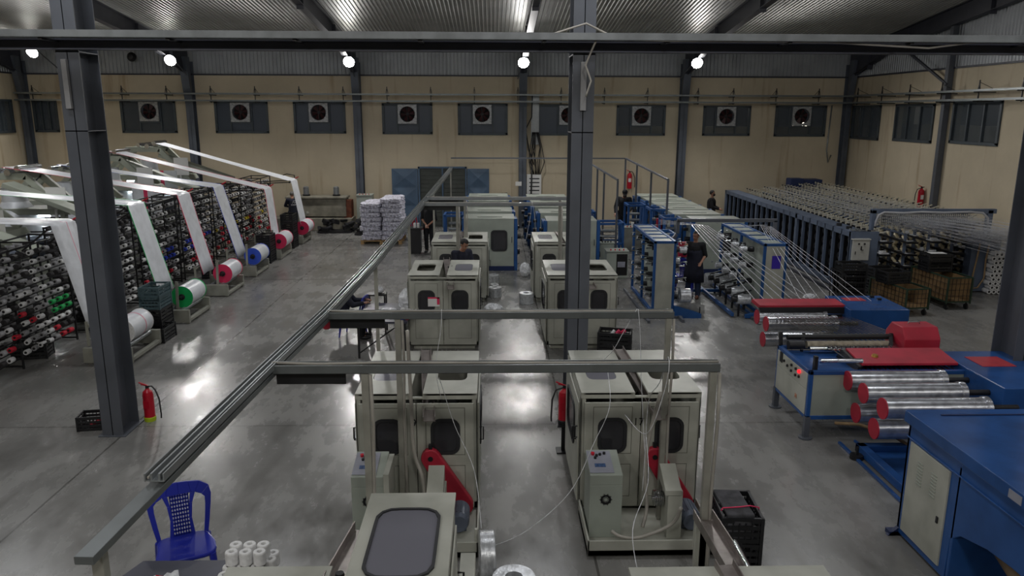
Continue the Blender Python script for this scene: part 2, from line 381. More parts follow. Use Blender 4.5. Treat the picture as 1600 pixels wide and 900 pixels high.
# corner conduit and right wall post
mb = MB().box(XR - .2, 24.9, 0, XR - .02, 25.08, 9.0); tag(mb.build('wall_post', STEEL), 'slim steel post on the right wall beside the red extinguisher', 'post')
mb = MB().bar((XR - .2, 24.9, 5.6), (XR - .3, 27.6, 6.9), .07, .07); tag(mb.build('diagonal_brace', DSTEEL), 'dark diagonal brace running up from the slim right wall post', 'brace')
tag(MB().tube([(13.9, 31.98, 5.0), (13.85, 31.98, 3.2), (13.95, 31.97, 2.7), (14.05, 31.98, 3.0)], .03).build('cable_conduit', GALV), 'grey conduit pipe down the far right corner', 'pipe')

# windows
def window(idx, l, r, b_, t, place, lit, fan_at=None, sash=3):
    """place(u, d, z): u along the wall, d into the room"""
    mb = MB(); fw = .06
    def bx(mbx, u0, u1, d0, d1, z0, z1, mi=0):
        p, q = place(u0, d0, z0), place(u1, d1, z1); mbx.box(p[0], p[1], p[2], q[0], q[1], q[2], mi)
    bx(mb, l - .03, r + .03, -.06, .05, t - fw, t + .03); bx(mb, l - .03, r + .03, -.06, .05, b_ - .03, b_ + fw)
    bx(mb, l - .03, l + fw, -.06, .05, b_, t); bx(mb, r - fw, r + .03, -.06, .05, b_, t)
    if fan_at is not None:
        bx(mb, fan_at - .45, fan_at - .4, -.05, .04, b_, t); bx(mb, fan_at + .4, fan_at + .45, -.05, .04, b_, t)
        bx(mb, fan_at - .4, fan_at + .4, -.05, .04, t - .84, t - .79)
    else:
        for k in range(1, sash): u = l + (r - l) * k / sash; bx(mb, u - .03, u + .03, -.05, .04, b_, t)
    o = mb.build('window_%d' % idx, MATS['win_frame']); o['kind'] = 'structure'
    g = MB()
    cuts = [l, fan_at - .42, fan_at + .42, r] if fan_at is not None else [l + (r - l) * k / sash for k in range(sash + 1)]
    for k in range(len(cuts) - 1):
        zt_ = t if not (fan_at is not None and k == 1) else t - .8
        bx(g, cuts[k], cuts[k + 1], -.03, -.02, b_, zt_)
    g.build('window_pane', lit, o)
    return o
mat('win_frame', (70, 78, 84), .5, .2, .1, 4)
plB = lambda u, d, z: (u, YB - d, z)
plR = lambda u, d, z: (XR - d, u, z)
plL = lambda u, d, z: (XL + d, u, z)
FANX = [None, -13.72, -10.1, -6.98, -3.42, -.4, 3.1, 6.07, 9.55, 12.65]
for k, (l, r, b_, t) in enumerate(BW):
    window(k + 1, l, r, b_, t, plB, WINGL if k in (0, 1, 7, 8, 9) else WINDK, FANX[k])
for k, (l, r, b_, t) in enumerate(RW): window(11 + k, l, r, b_, t, plR, WINGL)
window(15, 29.2, 31.2, 3.87, 5.08, plL, WINGL)
# the yard outside: a pale ledge wall and far lamps
tag(MB().box(3, YB + 1.5, 0, 14.5, YB + 1.7, 4.12).build('yard_wall', mat('pale_render', (200, 200, 196), .8, 0, .1, 2)), 'pale outdoor wall seen through the lower panes of the right-hand fan windows', 'wall')
tag(MB().box(XR + 1.6, 20, 0, XR + 1.8, 31, 4.3).box(XR + 1.6, 29.9, 0, XR + 1.8, 31, 5.3).build('yard_wall', MATS['pale_render']), 'pale outdoor wall seen through the right wall windows', 'wall')
for k, (x, z) in enumerate(((13.75, 4.2), (14.2, 4.22), (14.35, 4.1))):
    tag(MB().ball((x, YB + 3.6, z + .05), .05).cyl((x, YB + 3.6, 0), (x, YB + 3.6, z + .05), .012, n=6).build('yard_lamp', NIGHTL), 'tiny distant yard lamp seen in the rightmost fan window', 'lamp', 'distant yard lamps')
flood((9, YB + 4, 5.5), (0, -1, -.3), 120, (1, .98, .9), 120); flood((XR + 5, 27, 5.5), (-1, 0, -.3), 120, (1, .98, .9), 120)

# exhaust fans
def make_fan():
    t = thing('exhaust_fan', '', 'fan')
    mb = MB(); mb.ringplate(.76, .76, .6, .6, .299, .1, UPR(0, 0, 0)); mb.build('fan_housing', mat('fan_housing_zinc', (168, 170, 172), .45, .3, .25, 18), t)
    mb = MB()
    for k in range(4): mb.bar((0, -.11, 0), (.3 * math.cos(k * math.pi / 2 + .1), -.11, .3 * math.sin(k * math.pi / 2 + .1)), .018, .012)
    mb.lathe([(.295, 0), (.305, .02), (.295, .03)], (0, -.1, 0), (0, -1, 0), 28); mb.build('guard_bars', BLKM, t)
    mb = MB()
    for k in range(6):
        a = k * math.pi / 3 + .2; M = TR(0, .02, 0, 0, -a, 0) @ TR(.16, 0, 0, R(28), 0, 0)
        mb.add([(-.1, 0, -.03), (.11, 0, -.1), (.12, 0, .08), (-.1, 0, .035)], [(0, 1, 2, 3)], 0, False, M)
        mb.add([(-.1, .004, -.03), (.11, .004, -.1), (.12, .004, .08), (-.1, .004, .035)], [(3, 2, 1, 0)], 0, False, M)
    mb.build('fan_blades', mat('fan_blade_red', (66, 28, 30), .5, 0, .2, 8), t)
    mb = MB().lathe([(0, .06), (.06, .05), (.07, -.05), (0, -.06)], (0, .02, 0), (0, -1, 0), 16); mb.build('fan_motor', BLKM, t)
    mb = MB().ringplate(.6, .6, .58, .58, .289, .001, UPR(0, .09, 0), 0, outer_r=.299); mb.ringplate(.6, .6, .59, .59, .29, .02, UPR(0, .1, 0), fill=True); mb.build('fan_back_shutter', DARKIN, t)
    return t
fan0 = None
FL = ['far left fan in window beside the near left column', 'second grey exhaust fan from left on the back wall', 'third exhaust fan from left, left of third wall column', 'exhaust fan with red blades left above the blue gate', 'smaller-looking exhaust fan above the blue gate right end', 'exhaust fan partly behind the middle column', 'exhaust fan right of the middle column', 'exhaust fan with red blades, second from right', 'rightmost exhaust fan near the hall corner']
for k, x in enumerate(FANX[1:]):
    f = fan0 = make_fan() if k == 0 else copy_tree(fan0)
    f['label'] = FL[k]; f['group'] = 'back wall exhaust fans'; f.location = (x, YB - .04, BW[k + 1][3] - .4)
fan0 = None

# cable trays on wall brackets (two levels), back wall and right wall
def cable_tray(name, pts, label, w=.16, h=.06, m=TRAYM):
    t = thing(name, label, 'cable tray', pts[0])
    mb = MB(); o0 = Vector(pts[0])
    for a, c in zip(pts[:-1], pts[1:]):
        a, c = Vector(a) - o0, Vector(c) - o0
        n = (c - a).normalized().cross(Vector((0, 0, 1))) * (w / 2)
        mb.bar(a - Vector((0, 0, h / 2)), c - Vector((0, 0, h / 2)), w, .006)
        mb.bar(a + n, c + n, .006, h); mb.bar(a - n, c - n, .006, h)
    mb.build('tray_channel', m, t)
    return t
cable_tray('cable_tray', [(XL + .1, YB - .65, 5.36), (XR - .5, YB - .65, 5.36)], 'upper cable tray running along the back wall')
cable_tray('cable_tray', [(XL + .1, YB - .65, 5.1), (XR - .5, YB - .65, 5.1)], 'lower cable tray running along the back wall')
cable_tray('cable_tray', [(XR - .5, YB - .65, 5.36), (XR - .5, 14, 5.36)], 'upper cable tray running along the right wall')
cable_tray('cable_tray', [(XR - .5, YB - .65, 5.1), (XR - .5, 14, 5.1)], 'lower cable tray running along the right wall')
def bracket():
    mb = MB(); mb.bar((0, .6, -.02), (0, -.15, -.02), .03, .03).bar((0, .6, -.28), (0, -.15, -.28), .03, .03)
    mb.bar((0, 0, -.32), (0, 0, .32), .03, .03).bar((0, 0, .26), (0, .6, .0), .012, .012).bar((-.07, 0, .0), (0, 0, .3), .012).bar((.07, 0, .0), (0, 0, .3), .012)
    return mb
ORD = ['first', 'second', 'third', 'fourth', 'fifth', 'sixth', 'seventh', 'eighth', 'ninth', 'tenth', 'eleventh', 'twelfth', 'thirteenth', 'fourteenth', 'fifteenth', 'sixteenth', 'seventeenth', 'eighteenth', 'nineteenth', 'twentieth']
b0 = bracket().build('tray_bracket', BLKM); k = 0
for i in range(19):
    x = -17.9 + i * 1.72
    if min(abs(x - p) for p in PX) < .2: x += .3
    o = b0 if k == 0 else b0.copy()
    if k: C.objects.link(o)
    k += 1; o.location = (x, YB - .66, 5.33); tag(o, 'steel bracket holding the two back wall cable trays, %s from the left' % ORD[i], 'bracket', 'tray brackets on the back wall')
for i in range(8):
    o = b0.copy(); C.objects.link(o); o.location = (XR - .51, 30.3 - i * 1.9, 5.33); o.rotation_euler = (0, 0, R(-90)); tag(o, 'steel bracket holding the right wall cable trays, %s from the far corner' % ORD[i], 'bracket', 'tray brackets on the right wall')

# floodlights (fixtures)
fl0 = None
for k, (x, y, z) in enumerate(BACK_LAMPS):
    if k == 0:
        t = thing('floodlight', '', 'floodlight')
        MB().cyl((0, 0, 0), (0, .16, .08), .2, .1, 24).cyl((0, .16, .08), (0, .26, .14), .09, .06, 12).build('lamp_housing', BLKM, t)
        MB().lathe([(0, .05), (.12, .04), (.2, 0), (0, -.001)], (0, -.004, -.002), (0, -.9, -.42), 24).build('lamp_lens', LAMPE, t)
        MB().bar((0, .2, .14), (-.15, 1.95, -.5), .03, .03).bar((0, .1, .1), (-.06, .3, .36), .1, .02).build('lamp_arm', STEEL, t)
        fl0 = t
    t = fl0 if k == 0 else copy_tree(fl0)
    t.location = (x, y, z); t['group'] = 'floodlights on the back wall columns'
    t['label'] = ['lit floodlight at the far left corner column', 'lit floodlight between near left column and third fan window', 'lit floodlight on the wall column left of the blue gate', 'lit floodlight left of the middle column', 'lit floodlight right of the middle column'][k]
tag(MB().lathe([(0, 0), (.16, 0), (.18, .1), (.1, .2), (0, .22)], (-14.1, 31.8, 6.75), (0, -1, 0), 16).build('wall_speaker', BLKM), 'small round black wall fitting right of the near left column top', 'fitting')

# near portal: beam, tray and three columns
YC = 10.75
o = MB().box(XL, YC - .08, 5.48, XR, YC + .08, 5.495).box(XL, YC - .08, 5.60, XR, YC + .08, 5.615).box(XL, YC - .006, 5.48, XR, YC + .006, 5.61).build('crane_beam', DSTEEL)
tag(o, 'long dark horizontal steel beam crossing between the near columns', 'beam')
t = cable_tray('cable_tray', [(-9.5, YC - .36, 5.65), (9.5, YC - .36, 5.645)], 'near galvanised cable tray running in front of the long dark beam', .24, .085, mat('dull_tray_zinc', (120, 124, 126), .45, .4, .12, 5))
for i in range(11): x = .55 + i * 1.6; MB().box(x, -.05, -.075, x + .05, .36, -.05).build('tray_support', BLKM, t)
for pts, lb in (([(-9, 10.45, 5.62), (-6, 10.45, 5.64), (-5.6, 10.5, 5.66), (-3.5, 10.4, 5.63), (0, 10.4, 5.62)], 'pale cable hanging under the near tray left of the middle column'),
                ([(.6, 10.3, 5.62), (1.2, 10.25, 5.8), (1.6, 10.3, 5.62), (2.2, 10.3, 5.60), (4.4, 10.4, 5.6), (5.7, 10.35, 5.53), (6.4, 10.4, 5.62), (8, 10.3, 5.64)], 'pale cable looping over the near tray right of the middle column'),
                ([(1.35, 10.35, 5.62), (1.22, 10.4, 5.3), (1.3, 10.42, 5.1), (1.24, 10.45, 4.9)], 'short pale cable dropping onto the middle column')):
    ps = []
    for a, c in zip(pts[:-1], pts[1:]):
        ps += [Vector(a).lerp(Vector(c), q / 4) for q in range(4)]
    tag(MB().tube(ps + [Vector(pts[-1])], .014, 6).build('hanging_cable', CABLE), lb, 'cable')
CL = ['near left dark steel column beside the black crate', 'middle dark steel column in front of the cream machines', 'dark steel column cut by the right edge of the photo']
for k, x in enumerate((-5.62, 1.24, 7.92)):
    t = thing('steel_column', CL[k], 'column', (x, YC, 0), 0, 'near row columns')
    MB().box(-.15, 0, 0, .15, .014, 9.2).box(-.15, .52, 0, .15, .534, 9.2).box(-.006, 0, 0, .006, .53, 9.2).box(-.15, .0, 4.42, .15, .53, 4.435).box(-.15, .0, 5.45, .15, .53, 5.465).build('column_shaft', STEEL, t)
    MB().box(-.2, -.04, 0, .2, .58, .016).build('base_plate', STEEL, t)
    if k < 2: MB().box(-.045 if k else -.07, -.06, 4.72, .035 if k else 0.0, 0, 5.36, 0).build('cable_trunking', mat('trunking_grey', (150, 150, 152), .5, 0, .1, 4) if k == 0 else MATS['trunking_grey'], t, .005)
# ------------------------------------------------------------ cream twisting machines
def handle(name, M, parent, h=.12, m=None):
    mb = MB(); P = [M @ Vector(p) for p in ((0, 0, -h / 2), (0, -.045, -h / 2), (0, -.045, h / 2), (0, 0, h / 2))]
    mb.tube(P, .009, 6); return mb.build(name, m or BLKM, parent)
def win_in(parent, W, M, name, gl=GLASS, w=.3, h=.4, r=.09):
    """gasket ring and glass in a door; M maps plane (x right, y up, z outward)"""
    g = MB().ringplate(w + .04, h + .04, w - .03, h - .03, r - .015, .022, M, 0, outer_r=r + .02).build(name + '_gasket', RUBBER, parent)
    MB().ringplate(w, h, w - .02, h - .02, r - .01, .006, M, 0, fill=True).build(name + '_pane', gl, parent)
def make_twister(w=1.4, d=1.6, h=1.55, num=None, halves=(-1,), slot=True, slotx=.0):
    """origin: middle of the front foot; body runs to +y"""
    t = thing('twisting_machine', '', 'machine')
    x0, x1 = -w / 2, w / 2; zb = .1
    mb = MB()     # hollow body: back, sides with frames, floor, corner posts, top rim
    mb.box(x0, d - .02, zb, x1, d, h - .06).box(x0, 0, zb, x0 + .02, d, h - .06).box(x1 - .02, 0, zb, x1, d, h - .06).box(x0, 0, zb, x1, d, zb + .02)
    for x in (x0, x1 - .06): mb.box(x, 0, zb, x + .06, .06, h - .06)
    mb.box(x0, 0, zb, x1, .05, zb + .09).box(x0, 0, h - .075, x1, .04, h - .05)
    mb.box(x0 + .08, .1, 0, x1 - .08, d - .1, zb)
    # rear skirts under the lid
    mb.box(-.1, d - .05, h - .3, .1, d, h - .06)
    mb.build('machine_body', CREAM, t, .006)
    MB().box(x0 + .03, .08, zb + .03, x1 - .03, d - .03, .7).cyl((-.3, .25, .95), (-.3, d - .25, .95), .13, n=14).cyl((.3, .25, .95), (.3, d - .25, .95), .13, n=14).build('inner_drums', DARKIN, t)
    # two lids with rounded windows, a slot between them
    lw = (w - .15) / 2
    for s in (-1, 1):
        cx = s * (.075 + lw / 2)
        l = MB().ringplate(lw, d + .02, .36, .72, .09, .03, TR(cx, d / 2, h - .03)).box(cx - lw / 2, -.01, h - .075, cx + lw / 2, .005, h).build('lid', CREAM, t, .005)
        if s == halves[0] or halves == 'both': MB().ringplate(.38, .74, .355, .715, .085, .008, TR(cx, d / 2, h - .014), 0, fill=True).build('lid_pane', TOPGL, l)
    # front doors
    dw = w / 2 - .045
    for s in (-1, 1):
        cx = s * (dw / 2 + .004)
        M = UPR(cx, -.02, h / 2 + .01)
        dr = MB().ringplate(dw, h - .24, .32, .42, .1, .025, M, 0, 0, .25)
        for a, b_, c, e in ((-dw / 2 + .08, dw / 2 - .08, .03, .035), (-dw / 2 + .08, dw / 2 - .08, -.06, -.055)): pass
        dr = dr.build('front_door', CREAM, t, .004)
        lines = MB()
        for (a0, a1, z0, z1) in ((-dw / 2 + .1, dw / 2 - .1, h / 2 + .03, h - .16), (-dw / 2 + .1, dw / 2 - .1, .26, h / 2 - .1)):
            for q in ((a0, z0, a1, z0 + .006), (a0, z1 - .006, a1, z1), (a0, z0, a0 + .006, z1), (a1 - .006, z0, a1, z1)):
                lines.box(cx + q[0], -.047, q[1], cx + q[2], -.0455, q[3])
        lines.build('panel_seam', MATS['seam_grey'], dr)
        win_in(dr, 0, M @ TR(0, .25, .016), 'window')
    # side doors with window and D handles
    for s in (-1, 1):
        rz = R(90) if s > 0 else R(-90)
        M = UPR(s * (w / 2 + .004), d / 2, h / 2, rz)
        sd = MB().ringplate(d - .16, h - .3, .8, .5, .1, .018, M, 0, 0, .2).build('side_door', CREAM, t, .003)
        win_in(sd, 0, M @ TR(0, .2, .012), 'window', GLASS, .8, .5, .1)
        for yy in (.22,): handle('door_handle', TR(s * (w / 2 + .022), yy, h * .62, 0, 0, rz), sd, .16)
    handle('door_handle', TR(-.0, -.0, 0) @ TR(x0 - .005, .1, h * .66, 0, 0, R(-90)), t, .14)
    return t
mat('seam_grey', (92, 92, 82), .6, 0, 0)
def slot_channel(parent, d, h, up=.0):
    mb = MB(); a, b_ = Vector((-.02, d - .0, h + .01)), Vector((.17, -.3, h - .22))
    mb.bar(a, b_, .13, .01).bar(a + Vector((-.065, 0, .025)), b_ + Vector((-.065, 0, .025)), .008, .06).bar(a + Vector((.065, 0, .025)), b_ + Vector((.065, 0, .025)), .008, .06)
    mb.build('slot_channel', BROWNCH, parent)
    k = MB()
    for q in (.35, .8): p = a.lerp(b_, q) + Vector((0, 0, .04)); k.cyl(p, p + Vector((.1, 0, .02)), .02, n=8)
    k.build('channel_roller', BLKM, parent)
def front_gear(t, num, xs=(-.50, .14)):
    """plinth, control box, post box, belt guard, motor in front of the doors"""
    MB().box(-.7, -.92, .02, .72, -.02, .09).box(-.7, -.92, .02, .72, -.9, .2).box(-.7, -.92, .02, -.68, 0, .2).box(.7, -.92, .02, .72, 0, .2).build('plinth', CREAM, t, .004)
    c = MB().box(-.66, -.66, .09, -.3, -.2, .72); c.prism([(-.66, .72), (-.66, .84), (-.2, .93), (-.2, .72)], 'x', -.66, -.3)
    c = c.build('control_box', CREAM2, t, .006)
    M = TR(-.49, -.43, .889, R(11), 0, 0)
    MB().box(-.165, -.2, 0, .1, .2, .004, 0, M).build('control_panel', PANELG, c)
    p = MB().box(-.1, -.1, .004, .02, -.04, .008, 0, M); p.build('display', MATS['display_blue'], c)
    kb = MB().cyl(M @ Vector((-.1, .13, 0)), M @ Vector((-.1, .13, .03)), .02, n=12); kb.build('stop_button', REDX, c)
    kb = MB(); 
    for q in ((-.06, .1), (-.02, .12), (.03, .14), (-.08, .06)): kb.cyl(M @ Vector((q[0], q[1], 0)), M @ Vector((q[0], q[1], .025)), .016, n=10)
    kb.build('knobs', BLKM, c)
    mb = MB()
    for k in range(10): a = k * math.pi / 5; mb.bar((-.48 + .02 * math.cos(a), -.665, .55 + .02 * math.sin(a)), (-.48 + .07 * math.cos(a), -.665, .55 + .07 * math.sin(a)), .008, .004)
    mb.lathe([(.035, 0), (.06, .004)], (-.48, -.662, .55), (0, -1, 0), 16).build('vent_grille', BLKM, c)
    # belt guard: red obround plate running down to the motor
    P = []; ax, az, bx, bz, ra, rb = .16, .80, .52, .2, .11, .13
    ang = math.atan2(bz - az, bx - ax)
    for k in range(9): a = ang + math.pi / 2 + k * math.pi / 8; P.append((ax + ra * math.cos(a), az + ra * math.sin(a)))
    for k in range(9): a = ang - math.pi / 2 + k * math.pi / 8; P.append((bx + rb * math.cos(a), bz + rb * math.sin(a)))
    g = MB().prism(P, 'y', -.14, -.05).build('belt_guard', RED, t, .012)
    MB().cyl((ax, -.15, az), (ax, -.14, az), .03, n=10).box(ax - .02, -.12, az + .1, ax + .02, -.07, az + .16).box(bx - .12, -.12, bz + .24, bx - .08, -.07, bz + .29).build('guard_bolt', BLKM, g)
    m = MB().cyl((.5, -.28, .24), (.5, -.56, .24), .115, n=22); m.cyl((.5, -.56, .24), (.5, -.62, .24), .115, .095, 22)
    for k in range(14): a = k * math.pi / 7; m.bar((.5 + .11 * math.cos(a), -.3, .24 + .11 * math.sin(a)), (.5 + .11 * math.cos(a), -.54, .24 + .11 * math.sin(a)), .01, .026)
    m.box(.42, -.5, .09, .58, -.3, .14).build('electric_motor', MATS['motor_grey'], t)
    # grey gearbox block with disc pack in the middle
    MB().box(.2, -.7, .09, .36, -.4, .66).build('gearbox_housing', CREAM, t, .004)
    f = MB()
    for k in range(5): f.cyl((.08 + .022 * k, -.5, .48), (.09 + .022 * k, -.5, .48), .09, n=18)
    f.cyl((.06, -.5, .48), (.2, -.5, .48), .025, n=10).build('roller_discs', CHROME, t)
    MB().prism([(-.72, .68), (-.38, .84), (-.38, .66), (-.72, .62)], 'x', .16, .34).build('hinged_guard', CREAM, t, .004)
    text(num, .13, TR(-.03, -.0475, 1.2, R(90), 0, 0), BLK, t)
mat('motor_grey', (98, 106, 122), .4, .2, .1, 5)
mat('display_blue', (70, 96, 140), .3, 0, .3, 40)
tw = make_twister(halves=(1,))
PROT = make_twister(); slot_channel(PROT, 1.6, 1.55)
# mid left and mid right, third left and third right
def place(t, x, y, label, rz=0): t.location = (x, y, 0); t.rotation_euler = (0, 0, rz); t['label'] = label; t['group'] = 'cream twisting machines'; return t
t = tw; slot_channel(t, 1.6, 1.55); place(t, -.98, 14.9, 'cream twisting machine with a red and white notice in its left window')
w1 = MB().box(-.3, -.075, .93, -.07, -.07, 1.12).build('notice_sheet', PAPER, t); MB().box(-.3, -.078, 1.09, -.07, -.0755, 1.12).box(-.12, -.078, .97, -.07, -.0755, 1.12).build('notice_red_band', PINK, w1)
MB().cyl((.02, -.045, .74), (.02, -.12, .74), .07, n=18).cyl((.02, -.12, .74), (.02, -.16, .74), .035, n=12).build('front_knob', BLKM, t)
t = place(PROT, 1.79, 14.9, 'cream twisting machine in the second row, right behind the middle column')
t3 = place(copy_tree(PROT), -.82, 18.9, 'cream twisting machine in the third row, left one, behind the black-haired man')
t4 = place(copy_tree(PROT), 1.75, 18.9, 'cream twisting machine in the third row, right one, left of the middle column')
t9 = place(copy_tree(PROT), -.88, 8.35, 'cream twisting machine numbered 9 with a red belt guard'); front_gear(t9, '9')
t17 = place(copy_tree(PROT), 1.72, 8.35, 'cream twisting machine numbered 17 with control box and red belt guard'); front_gear(t17, '17')
for t_ in (t9,):   # hinged side plate on the control box of machine 9
    MB().box(-.3, -.72, .5, -.24, -.2, .9).build('open_cover', CREAM, t_, .004)
for t_ in (t17, t9):
    MB().cyl((.7, -.88, .02), (.7, -.88, .34), .02, n=8).build('side_bar', CREAM, t_)
# nearest row at the bottom edge
a = make_twister(); slot_channel(a, 1.6, 1.55); place(a, 1.66, 3.25, 'cream machine cut by the bottom edge, lower right of machine 17')
b0_ = MB().box(-.62, 0, .1, .02, 1.3, 1.5).box(.02, .0, .1, .04, 1.1, 1.3)
t = thing('twisting_machine', 'tall cream cabinet with a big rounded lid window, nearest at the bottom edge', 'machine', (-.6, 4.05, 0), 0, 'cream twisting machines')
MB().box(-.31, 0, .05, -.29, 1.28, 1.86).box(.29, 0, .05, .31, 1.28, 1.86).box(-.31, 0, .05, .31, .02, 1.86).box(-.31, 1.26, .05, .31, 1.28, 1.86).box(-.31, 0, .05, .31, 1.28, .07).build('machine_body', CREAM, t, .006)
l = MB().ringplate(.64, 1.3, .44, .84, .13, .03, TR(0, .64, 1.86), 0, 0, -.03).build('lid', CREAM, t, .006)
MB().ringplate(.46, .86, .42, .82, .12, .02, TR(0, .61, 1.885), 0, outer_r=.14).build('lid_gasket', RUBBER, l)
MB().ringplate(.44, .84, .42, .82, .115, .012, TR(0, .61, 1.882), 0, fill=True).build('lid_pane', TOPGL, l)
MB().box(.315, .1, .3, .33, 1.15, 1.7).build('side_door', CREAM, t, .004); handle('door_handle', TR(.34, .95, 1.35, 0, 0, R(90)), t, .16)
MB().box(.34, 1.0, .9, .46, 1.5, 1.25).box(.34, 1.0, .7, .44, 1.4, .9).build('side_bracket', CREAM, t, .005)
t = thing('twisting_machine', 'flat cream cabinet top at the bottom edge beside the thread cones', 'machine', (-1.5, 3.4, 0), 0, 'cream twisting machines')
MB().box(-.36, 0, .1, .34, 1.5, 1.52).build('machine_body', CREAM, t, .006); MB().box(-.38, -.01, 1.52, .36, 1.52, 1.55).build('lid', CREAM, t, .005)
# sloping output channels of the nearest row
def out_channel(a, b_, label, mm):
    a, b_ = Vector(a), Vector(b_); t = thing('output_channel', label, 'channel', a)
    a0 = Vector((0, 0, 0)); d = b_ - a
    MB().bar(a0, d, .17, .01).bar(a0 + Vector((-.085, 0, .04)), d + Vector((-.085, 0, .04)), .01, .09).bar(a0 + Vector((.085, 0, .04)), d + Vector((.085, 0, .04)), .01, .09).build('channel_body', mm, t)
    MB().bar(a0 + Vector((0, 0, -.3)), a0 + Vector((0, 0, 0)), .15, .02).box(-.07, -.06, -1.0, .07, .0, -.05).build('channel_leg', CREAM, t)
    return t
t = out_channel((1.92, 6.35, 1.08), (1.78, 4.3, 1.45), 'sloping steel channel in front of machine 17', BROWNCH)
MB().cyl((-.02, -.95, .33), (-.1, -1.9, .45), .02, n=8).build('feed_rod', CHROME, t)
t = out_channel((-1.08, 5.9, 1.25), (-1.1, 4.2, 1.6), 'brown worn channel left of the nearest lid window', BROWNCH)
MB().lathe([(.0, .02), (.03, .02), (.035, .0)], (-.01, -1.0, .235), (0, 0, 1), 12).build('thread_eye', BLKM, t)

# ------------------------------------------------------------ overhead cable runs over the machines
def steel_run(name, pts, label, w=.1, h=.045, duct=True, m=TRAYM):
    t = thing(name, label, 'cable tray', pts[0]); o0 = Vector(pts[0])
    mb = MB(); du = MB()
    for a, c in zip(pts[:-1], pts[1:]):
        a, c = Vector(a) - o0, Vector(c) - o0; mb.bar(a, c, w, h)
    mb.build('support_beam', m, t, .003)
    return t
main = [(-2.05, 3.5, 2.5), (-1.92, 6.3, 2.5), (-1.82, 8.1, 2.5), (-1.74, 11, 2.5), (-1.70, 15.5, 2.5), (-1.66, 19.6, 2.5), (-1.60, 30.2, 2.5)]
t = steel_run('cable_duct_run', main, 'long grey cable duct running the length of the hall above the left machine row')
o0 = Vector(main[0]); mb = MB(); wires = MB(); pts2 = [Vector(main[0]).lerp(Vector(main[1]), .27)] + [Vector(p) for p in main[1:]]
for a, c in zip(pts2[:-1], pts2[1:]):
    a, c = a - o0 + Vector((0, 0, .05)), c - o0 + Vector((0, 0, .05))
    mb.bar(a, c, .11, .008)
    for s in (-.055, -.018, .03, .055): mb.bar(a + Vector((s, 0, .022)), c + Vector((s, 0, .022)), .008 if abs(s) > .05 else .012, .05)
    wires.bar(a + Vector((-.036, 0, .022)), c + Vector((-.036, 0, .022)), .012, .012)
mb.build('duct_channel', GALV, t); wires.build('duct_cable', CABLE, t)
po = MB()
def post(p, zb=0, w=.045, par=None, m=POSTM, name='post'):
    o = MB().box(p[0] - w / 2, p[1] - w / 2, zb, p[0] + w / 2, p[1] + w / 2, p[2]).build(name, m, par); return o
for x, y in ((-2.07, 3.68), (-1.73, 11.2), (-1.69, 15.5), (-1.66, 21.8), (-1.6, 29.9)):
    post((x - o0.x, y - o0.y, -.02), -2.5, .05 if y > 4 else .06, t)
runs = [((-1.9, 6.33), 1.97, (-1.1, 1.92), 'nearest crosswise cable beam above machines 9 and 17', 0), ((-1.8, 8.1), 1.98, (-1.03, 1.93), 'second crosswise cable beam from the camera, behind machines 9 and 17 tops', 0),
        ((-1.66, 18.35), 1.9, (-.84, 1.62), 'third crosswise cable beam, with tape drooping over it', 1), ((-1.66, 19.6), 1.95, (-.7, 1.72), 'fourth crosswise cable beam, just behind the third', 1)]
for (x0, y), x1, ps, lb, far in runs:
    t = thing('cable_beam', lb, 'cable tray', (x0, y, 2.55))
    L_ = x1 - x0
    mb = MB(); mb.box(0, -.05, -.04, L_, .05, -.034).box(0, -.05, -.04, L_, -.042, .035).box(0, .042, -.04, L_, .05, .045).box(0, -.02, -.04, L_, -.012, .03).build('beam_channel', GALV if far else TRAYM, t, .002)
    MB().box(.02, .06, -.17 if not far else -.15, .62 if not far else .8, .075, -.045).build('hanging_board', BLK, t)
    mb = MB().tube([(.0, .02, .04), (.4, .01, .03), (.9, .02, .035), (L_ * .7, .01, .03), (L_, .02, .03)], .012, 6).build('beam_cable', CABLE, t)
    for px_ in ps:
        post((px_ - x0, -.01, -.04), -2.55 if px_ > 9 or far or (px_ < 0 and y > 7) is None else (-2.55 if not (y < 7 and px_ > 0) else -2.55), .06, t)
        pp = px_ - x0
        MB().tube([(pp + .05, -.04, -.05), (pp + .06, -.04, -.5), (pp + .045, -.04, -1.2), (pp + .05, -.04, -1.9), (pp + .03, -.04, -2.5)], .016, 6).build('post_cable', CABLE, t)
t = [o for o in C.objects if o.get('label', '').startswith('nearest crosswise')][0]
# bare pipe frame at the back
t = thing('pipe_frame', 'bare grey pipe frame standing in front of the far wall', 'frame', (3.9, 30, 0), 0)
mb = MB(); mb.bar((-5.5, .2, 2.95), (1.3, .2, 2.95), .05).bar((1.3, .2, 2.95), (1.68, -5.6, 2.62), .07, .05).bar((-.15, -1.0, 2.78), (.06, -5.7, 2.62), .06, .05)
mb.build('top_rail', STEEL, t)
for x, y, z in ((1.3, .2, 2.95), (1.42, -1.6, 2.88), (1.55, -3.6, 2.75), (1.68, -5.6, 2.6), (.06, -5.7, 2.6), (-.04, -3.4, 2.68), (-.1, -2.1, 2.72)):
    MB().box(x - .03, y - .03, 0, x + .03, y + .03, z).build('post', STEEL, t)
